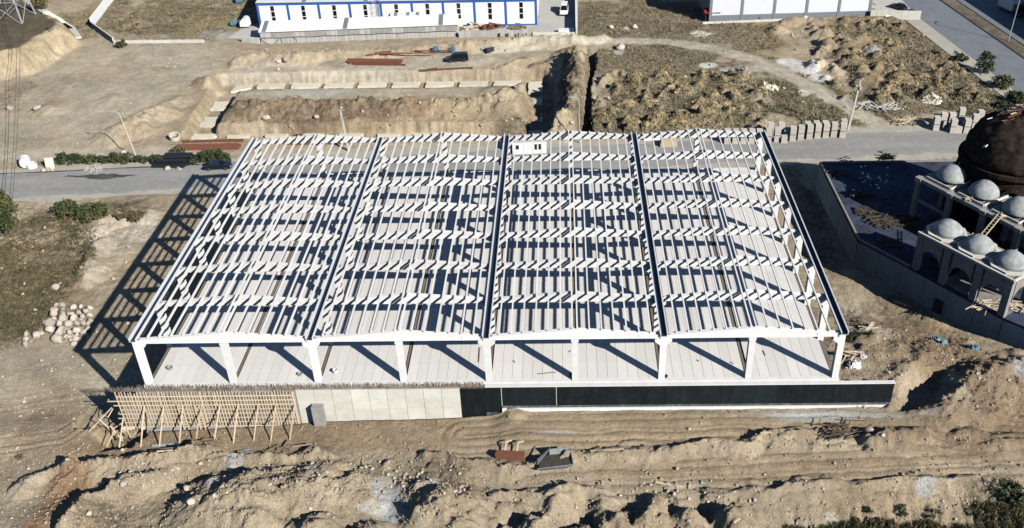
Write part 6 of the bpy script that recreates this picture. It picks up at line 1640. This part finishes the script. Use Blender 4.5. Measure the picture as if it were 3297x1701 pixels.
for i, (a, b, l) in enumerate([((490, 1438), (582, 1432), 'dark ladder like steel strip lying by the corner pit'), ((500, 1450), (600, 1442), 'long pale timber lying by the corner pit, below the steel strip'), ((505, 1456), (560, 1452), 'short pale timber lying nearest the corner pit shadow')]):
    p, q_ = on(*a), on(*b); m = MB(); m.bar(Vector((0, 0, .1)), q_ - p + Vector((0, 0, .1)), .35 if i == 0 else .16, .1); o = m.build('plank' if i else 'steel_strip', M['galv'] if i == 0 else M['timber'], loc=p); tag(o, l, 'plank' if i else 'steel strip')
for i, (a, b, l) in enumerate([((2110, 1555), (2200, 1572), 'long weathered plank at the edge of the lower haul track'), ((2362, 1688), (2382, 1672), 'white plank half buried in the foreground spoil'), ((1756, 1594), (1772, 1588), 'pale board on the crest of the lower berm'), ((1900, 1455), (2010, 1448), 'grey plank lying along the haul road berm'), ((2448, 1398), (2482, 1396), 'pale timber on the berm under the black wall'), ((940, 1440), (1005, 1432), 'thin timber on the dirt below the buttress')]):
    p, q_ = on(*a), on(*b); m = MB(); m.bar(Vector((0, 0, .1)), q_ - p + Vector((0, 0, .1)), .2, .09); o = m.build('plank', M['timber'], loc=p); tag(o, l, 'plank')
stickpile('rubble_timber', 'tangle of dark splintered timber on the left berm', 'timber', tuple(on(890, 1452)), 14, 1.8, .8, M['pallet'], .1, 21, .3)
stickpile('branch_tangle', 'tangle of grey branches on the haul road berm', 'branches', tuple(on(2700, 1388)), 36, 2.4, 1.3, M['bark'], .07, 22, .5)
stickpile('pale_sticks', 'heap of pale broken sticks on the field beside the leaning pole', 'timber', tuple(on(2825, 345)), 60, 3.0, 2.2, M['pole_conc'], .13, 23, .4)
stickpile('pale_sticks', 'pale branches heaped below the factory yard wall', 'branches', tuple(on(2258, 112)), 26, 2.6, 1.5, M['pole_conc'], .12, 24, .3)
stickpile('timber_heap', 'fan of yellow timber offcuts left of the right hand block stacks', 'timber', tuple(on(2915, 395)), 40, 2.2, 1.3, M['timber'], .1, 25, 1.0)
stickpile('rusty_heap', 'heap of red brown scrap timber at the edge of the great shadow', 'scrap', tuple(on(3255, 384)), 60, 4.0, 2.6, M['rust'], .2, 26, .8)
stickpile('pallet_pile', 'pile of pallets and boards against the factory plinth, left one', 'pallets', tuple(on(2365, 62)), 26, 2.4, 1.3, M['timber'], .2, 27, 1.2)
stickpile('pallet_pile', 'pile of dark pallets against the factory plinth, right one', 'pallets', tuple(on(2440, 58)), 34, 2.6, 1.5, M['pallet'], .22, 28, 1.6)
stickpile('crate_pile', 'pile of red brown crates below the blue base line of the warehouse', 'crates', tuple(at(1585, 92, GZ + .2) + (GZ + .2,)), 24, 2.6, 1.6, M['rust'], .26, 29, .8)
stickpile('crate_pile', 'pile of yellow boards below the blue base line of the warehouse', 'boards', tuple(at(1530, 92, GZ + .2) + (GZ + .2,)), 22, 2.8, 1.2, M['timber'], .24, 30, .8)
stickpile('crate_pile', 'short stack of grey boards at the warehouse corner', 'boards', tuple(at(1668, 92, GZ + .2) + (GZ + .2,)), 18, 2.2, 1.0, M['pallet'], .24, 31, .7)
stickpile('timber_props', 'loose poles on the earth bank beside the right front hall corner', 'timber', tuple(on(2795, 1060)), 7, 2.6, .9, M['timber'], .1, 32, .4)
stickpile('timber_props', 'loose poles leaning by the corner column of the hall', 'timber', tuple(on(2735, 1150)), 8, 2.4, .5, M['timber'], .1, 33, .8)
def heap(name, label, cat, u, v, n, spread, r, mt, seed, hgt=.5):
    """heap of broken bits: one crumpled, ragged surface over a low mound"""
    q_ = random.Random(seed); c = on(u, v); m = MB(); k = 15; R0 = spread * 1.7
    ok = {}
    for i in range(k):
        for j in range(k):
            a, b = (i / (k - 1) * 2 - 1), (j / (k - 1) * 2 - 1); d = math.hypot(a, b)
            x, y = a * R0 + q_.gauss(0, R0 * .035), b * R0 * .75 + q_.gauss(0, R0 * .03)
            z = gz(c.x + x, c.y + y) - c.z + (hgt * max(0, 1 - d * d) + abs(q_.gauss(0, r * .75))) * (1 if d < .95 else 0) - (.2 if d > .95 else 0)
            m.v.append((x, y, z)); ok[i, j] = d + q_.uniform(-.25, .15) < 1.0
    for i in range(k - 1):
        for j in range(k - 1):
            if ok[i, j]:
                e = i * k + j; m.f += [(e, e + 1, e + k + 1), (e, e + k + 1, e + k)] if q_.random() < .5 else [(e, e + 1, e + k), (e + 1, e + k + 1, e + k)]
    o = m.build(name, mt, loc=c); tag(o, label, cat)
heap('white_rubble', 'heap of white broken scraps on the rough field behind the hall', 'rubble', 2483, 288, 70, 1.1, .4, M['pad'], 1, .6)
heap('white_bags', 'pinkish white sacks heaped at the right front corner of the hall', 'bags', 2748, 1180, 26, .55, .3, M['white_sheet'], 2, .4)
heap('white_bags', 'white plastic sack in the pit beside the right front corner', 'bags', 2778, 1152, 9, .3, .28, M['white_sheet'], 3, .2)
heap('blue_tarp', 'crumpled blue and white tarpaulin on the slope below the domed building', 'tarpaulin', 3022, 1100, 36, .8, .36, M['blue_sheet'], 4, .3)
heap('blue_barrel', 'small blue plastic sheet bundle in the shade below the domed building', 'bundle', 3132, 1122, 10, .5, .34, M['blue_sheet'], 5, .2)
heap('blue_tarp', 'blue bundle on the track beside the rusty bars', 'tarpaulin', 1404, 170, 16, .55, .55, M['blue_sheet'], 6, 1.2)
heap('blue_tarp', 'small blue bundle right of the larger blue bundle', 'tarpaulin', 1456, 164, 9, .5, .42, M['blue_sheet'], 7, .4)
heap('white_sheeting', 'torn white plastic sheet stretched over the field near the pale sticks', 'sheeting', 3000, 322, 30, 1.3, .12, M['pad'], 8, .05)
heap('grey_rubble', 'grey concrete rubble on the roadside left of the hall shadow', 'rubble', 305, 546, 30, 1.3, .3, M['grey_conc'], 9, .2)
c = on(1574, 168); o = MB().cbox((0, 0, .4), (1.6, 1.1, .8), .6, (.3, .2)).cbox((.9, .4, .5), (.7, .5, 1.0), .2).build('mixer', M['dark_clad'], loc=c); tag(o, 'small dark machine on the track right of the black van', 'machine')
# covered machines left of the warehouse
for i, (u, v, sx, sy, h, mt, l) in enumerate([(794, 86, 2.2, 3.4, 2.4, 'white_sheet', 'white covered machine in the shade left of the warehouse'), (754, 84, 1.4, 1.6, 1.6, 'blue_sheet', 'pale blue covered object left of the warehouse'), (775, 8, 1.4, 3.6, 2.2, 'blue_sheet', 'blue covered object at the top edge left of the warehouse')]):
    c = on(u, v); t = thing('covered_machine', l, 'machine', c)
    m = MB(); m.prism([(-sx / 2, .5), (sx / 2, .5), (sx * .46, h * .8), (sx * .2, h), (-sx * .25, h * .95), (-sx * .47, h * .7)], -sy / 2, sy / 2); m.build('cover', M[mt], t)
    m = MB(); m.box(-sx * .4, -sy * .45, .25, sx * .4, sy * .45, .49); m.build('base', M['dark_clad'], t)
    for dx in (-1, 1):
        for dy in (-1, 1):
            m = MB(); m.tube([(dx * sx * .36 - .1 * dx, dy * sy * .3, .3), (dx * sx * .36 + .12 * dx, dy * sy * .3, .3)], .3, 10); m.build('wheel', M['tyre'], t)
# ------------------------------------------------------------------ trees and shrubs
def crown(c, rx, ry, rz, n, size, seed, shell=.55, taper=0.0):
    q_ = random.Random(seed); m = MB()
    cl = []
    for _ in range(max(6, n // 26)):
        d = Vector((q_.gauss(0, 1), q_.gauss(0, 1), q_.gauss(0, 1))).normalized() * (shell + (1 - shell) * q_.random())
        cl.append(d)
    for i in range(n):
        d = q_.choice(cl) + Vector((q_.gauss(0, .17), q_.gauss(0, .17), q_.gauss(0, .17)))
        k = 1 - taper * (d.z + 1) / 2
        p = Vector((c[0] + d.x * rx * k, c[1] + d.y * ry * k, c[2] + d.z * rz))
        a = Vector((q_.gauss(0, 1), q_.gauss(0, 1), q_.gauss(0, 1))).normalized(); b = a.orthogonal().normalized()
        b = Matrix.Rotation(q_.uniform(0, 6.28), 3, a) @ b; e = a.cross(b); s = size * q_.uniform(.6, 1.4)
        m.poly([p - b * s, p + e * s * .55, p + b * s, p - e * s * .55], [(0, 1, 2, 3)])
    return m
def plant(name, label, cat, u, v, w, h, n, mt, seed, trunk=.35, size=.22, taper=.3, group=None, d=None, loc=None):
    c = loc or on(u, v); t = thing(name, label, cat, c, 0, group)
    d = d or w
    crown((0, 0, h * (.5 + trunk * .3)), w / 2, d / 2, h * (.5 - trunk * .25), n, size, seed, taper=taper).build('crown' if name.endswith('tree') else 'foliage', mt, t)
    m = MB(); q_ = random.Random(seed)
    m.tube([(0, 0, -.2), (.05 * h * .2, 0, h * .35), (0, .04 * h, h * .7)], .035 * h + .03, 7, .012 * h + .01)
    for k in range(6):
        a = q_.uniform(0, 6.28); z0 = h * q_.uniform(.15, .5)
        m.tube([(0, 0, z0), (math.cos(a) * w * .2, math.sin(a) * d * .2, z0 + h * .16), (math.cos(a) * w * .36, math.sin(a) * d * .36, z0 + h * .3)], .02 * h, 5, .006 * h)
    m.build('trunk' if name.endswith('tree') else 'stems', M['bark'], t)
    return t
plant('green_tree', 'bushy green tree at the left edge beside the road', 'tree', 22, 758, 5.6, 8.2, 3400, M['leaf'], 1, size=.24)
for i, (u, w, h) in enumerate([(165, 3.4, 1.3), (208, 3.6, 1.9), (247, 3.2, 2.2), (290, 4.2, 2.3), (332, 3.6, 2.6), (372, 3.4, 2.1), (412, 4.0, 2.2), (455, 3.2, 1.7), (500, 3.4, 2.4)]):
    plant('shrub', f'{ORD[i]} green shrub from the left in the roadside row', 'shrub', u, 527 - i * .6, w * (.8 + .1 * (i * 7 % 5)), h * (.6 + .15 * (i * 3 % 4)), 480, M['leaf_dark' if i % 3 else 'leaf'], 20 + i, 0, .24, .2, 'green shrubs along the far roadside', 2.2)
for i, (u, v, w, h, l) in enumerate([(650, 522, 4.0, 2.0, 'dark shrub right of the black pipes'), (690, 520, 4.4, 2.2, 'dark shrub at the roadside in front of the rusty beams'), (725, 520, 3.0, 1.4, 'small dark shrub nearest the hall on the far roadside'), (575, 500, 4, 1.5, 'dry brown shrub behind the black pipes'),
                                  (215, 690, 4.4, 2.4, 'tall green shrub on the near verge, left one of the pair'), (300, 700, 5.6, 2.6, 'tall green shrub on the near verge, right one of the pair'), (390, 696, 2.8, .9, 'low dry shrub on the near verge'), (440, 705, 3.2, 1.2, 'brown shrub near the roof shadow on the near verge'),
                                  (395, 153, 2.6, 2.0, 'round dark green shrub at the corner of the white field wall'), (158, 100, 1.8, 1.0, 'small dark shrub on the plateau top'), (132, 34, 4.6, 3.6, 'bare brown bush at the edge of the plateau'),
                                  (3165, 235, 4.6, 4.4, 'large dark green bush beside the dual road'), (3222, 283, 4.4, 2.8, 'mid green bush below the large bush by the dual road'), (3085, 195, 4.0, 1.8, 'low dark shrub on the verge of the dual road'), (3268, 330, 4.6, 2.2, 'dark shrub at the right edge beside the dual road'), (3230, 350, 3.8, 1.5, 'low dark shrub left of the shrub at the right edge'),
                                  (3205, 1590, 1.9, 2.2, 'upright green bush on the right foreground bank'), (3262, 1612, 3.2, 2.0, 'broad dark green bush at the right foreground edge'), (2905, 1655, 1.6, .9, 'small green bush at the foot of the ribbed bank'), (2790, 1650, 1.3, .5, 'tiny green tuft bush under the ribbed bank'), (2830, 1690, 1.5, .8, 'dry bush at the bottom edge of the right bank'), (3010, 1668, 1.8, .8, 'dry brown bush at the foot of the ribbed bank'), (66, 1475, .9, .5, 'small green weed on the bare ground at lower left'),
                                  (2758, 1050, 2.0, .6, 'low green weed on the earth bank beside the hall'), (2730, 1090, 2.4, .7, 'green weed patch below the right gutter end'), (2800, 1075, 1.0, .4, 'small round weed on the pale earth bank')]):
    mt = M['leaf_dry'] if ('dry' in l or 'brown' in l or 'bare' in l) else M['leaf'] if 'mid' in l or 'tall green' in l or 'upright' in l else M['leaf_dark']
    big = w > 4.3
    plant('shrub', l, 'shrub', u, v, w, h, int((1100 if big else 480) * (1 if w > 2 else .5)), mt, 60 + i, 0 if h < 3 else .2, .24 if w > 2 else .11, .2)
# dry grass and weeds that nobody could count
def tufts(name, label, areas, mt, seed, hgt, spread=.35, blades=5):
    q_ = random.Random(seed); m = MB()
    for u0, v0, u1, v1, n in areas:
        k = 0
        for _ in range(n * 3):
            if k >= n: break
            u, v = q_.uniform(u0, u1), q_.uniform(v0, v1); c = on(u, v)
            j = int(np.clip(np.searchsorted(G_ROWS, c.y) - 1, 0, len(G_ROWS) - 2)); i = int(np.clip(((c.x - 4) / G_HW[j] + 1) / 2 * (G_Z.shape[1] - 1), 0, G_Z.shape[1] - 1))
            if G_G[j, i] < .3 + .4 * q_.random(): continue
            if abs(c.y - (67 + .0735 * (c.x + 95))) < 7.4: continue
            if on_road2(c.x, c.y): continue
            k += 1
            for b in range(blades):
                a = q_.uniform(0, 6.28); r = spread * q_.random(); h = hgt * q_.uniform(.5, 1.3); w = .05 + .05 * q_.random()
                x, y = c.x + r * math.cos(a), c.y + r * math.sin(a); lx, ly = q_.uniform(-.5, .5) * h, q_.uniform(-.5, .5) * h; bb = q_.uniform(0, 3.14)
                m.poly([(x - w * math.cos(bb), y - w * math.sin(bb), c.z - .05), (x + w * math.cos(bb), y + w * math.sin(bb), c.z - .05), (x + lx, y + ly, c.z + h)], [(0, 1, 2)])
    o = m.build(name, mt); tag(o, label, 'grass', kind='stuff')
tufts('dry_grass', 'straw coloured dry grass covering the rough fields behind the hall', [(1880, 20, 2500, 430, 2000), (2450, 70, 3250, 400, 2000), (230, 20, 780, 130, 800)], M['straw'], 31, .5)
tufts('dry_grass', 'brown dry grass covering the ground left of the hall', [(0, 700, 470, 1100, 2200), (2500, 1620, 3297, 1720, 1200)], M['leaf_dry'], 32, .35)
tufts('weeds', 'low green weeds mixed through the rough fields', [(1880, 20, 2500, 430, 900), (2450, 250, 3250, 420, 1000), (0, 700, 400, 1100, 120), (2500, 1620, 3297, 1720, 700)], M['leaf_dark'], 33, .3, .4)
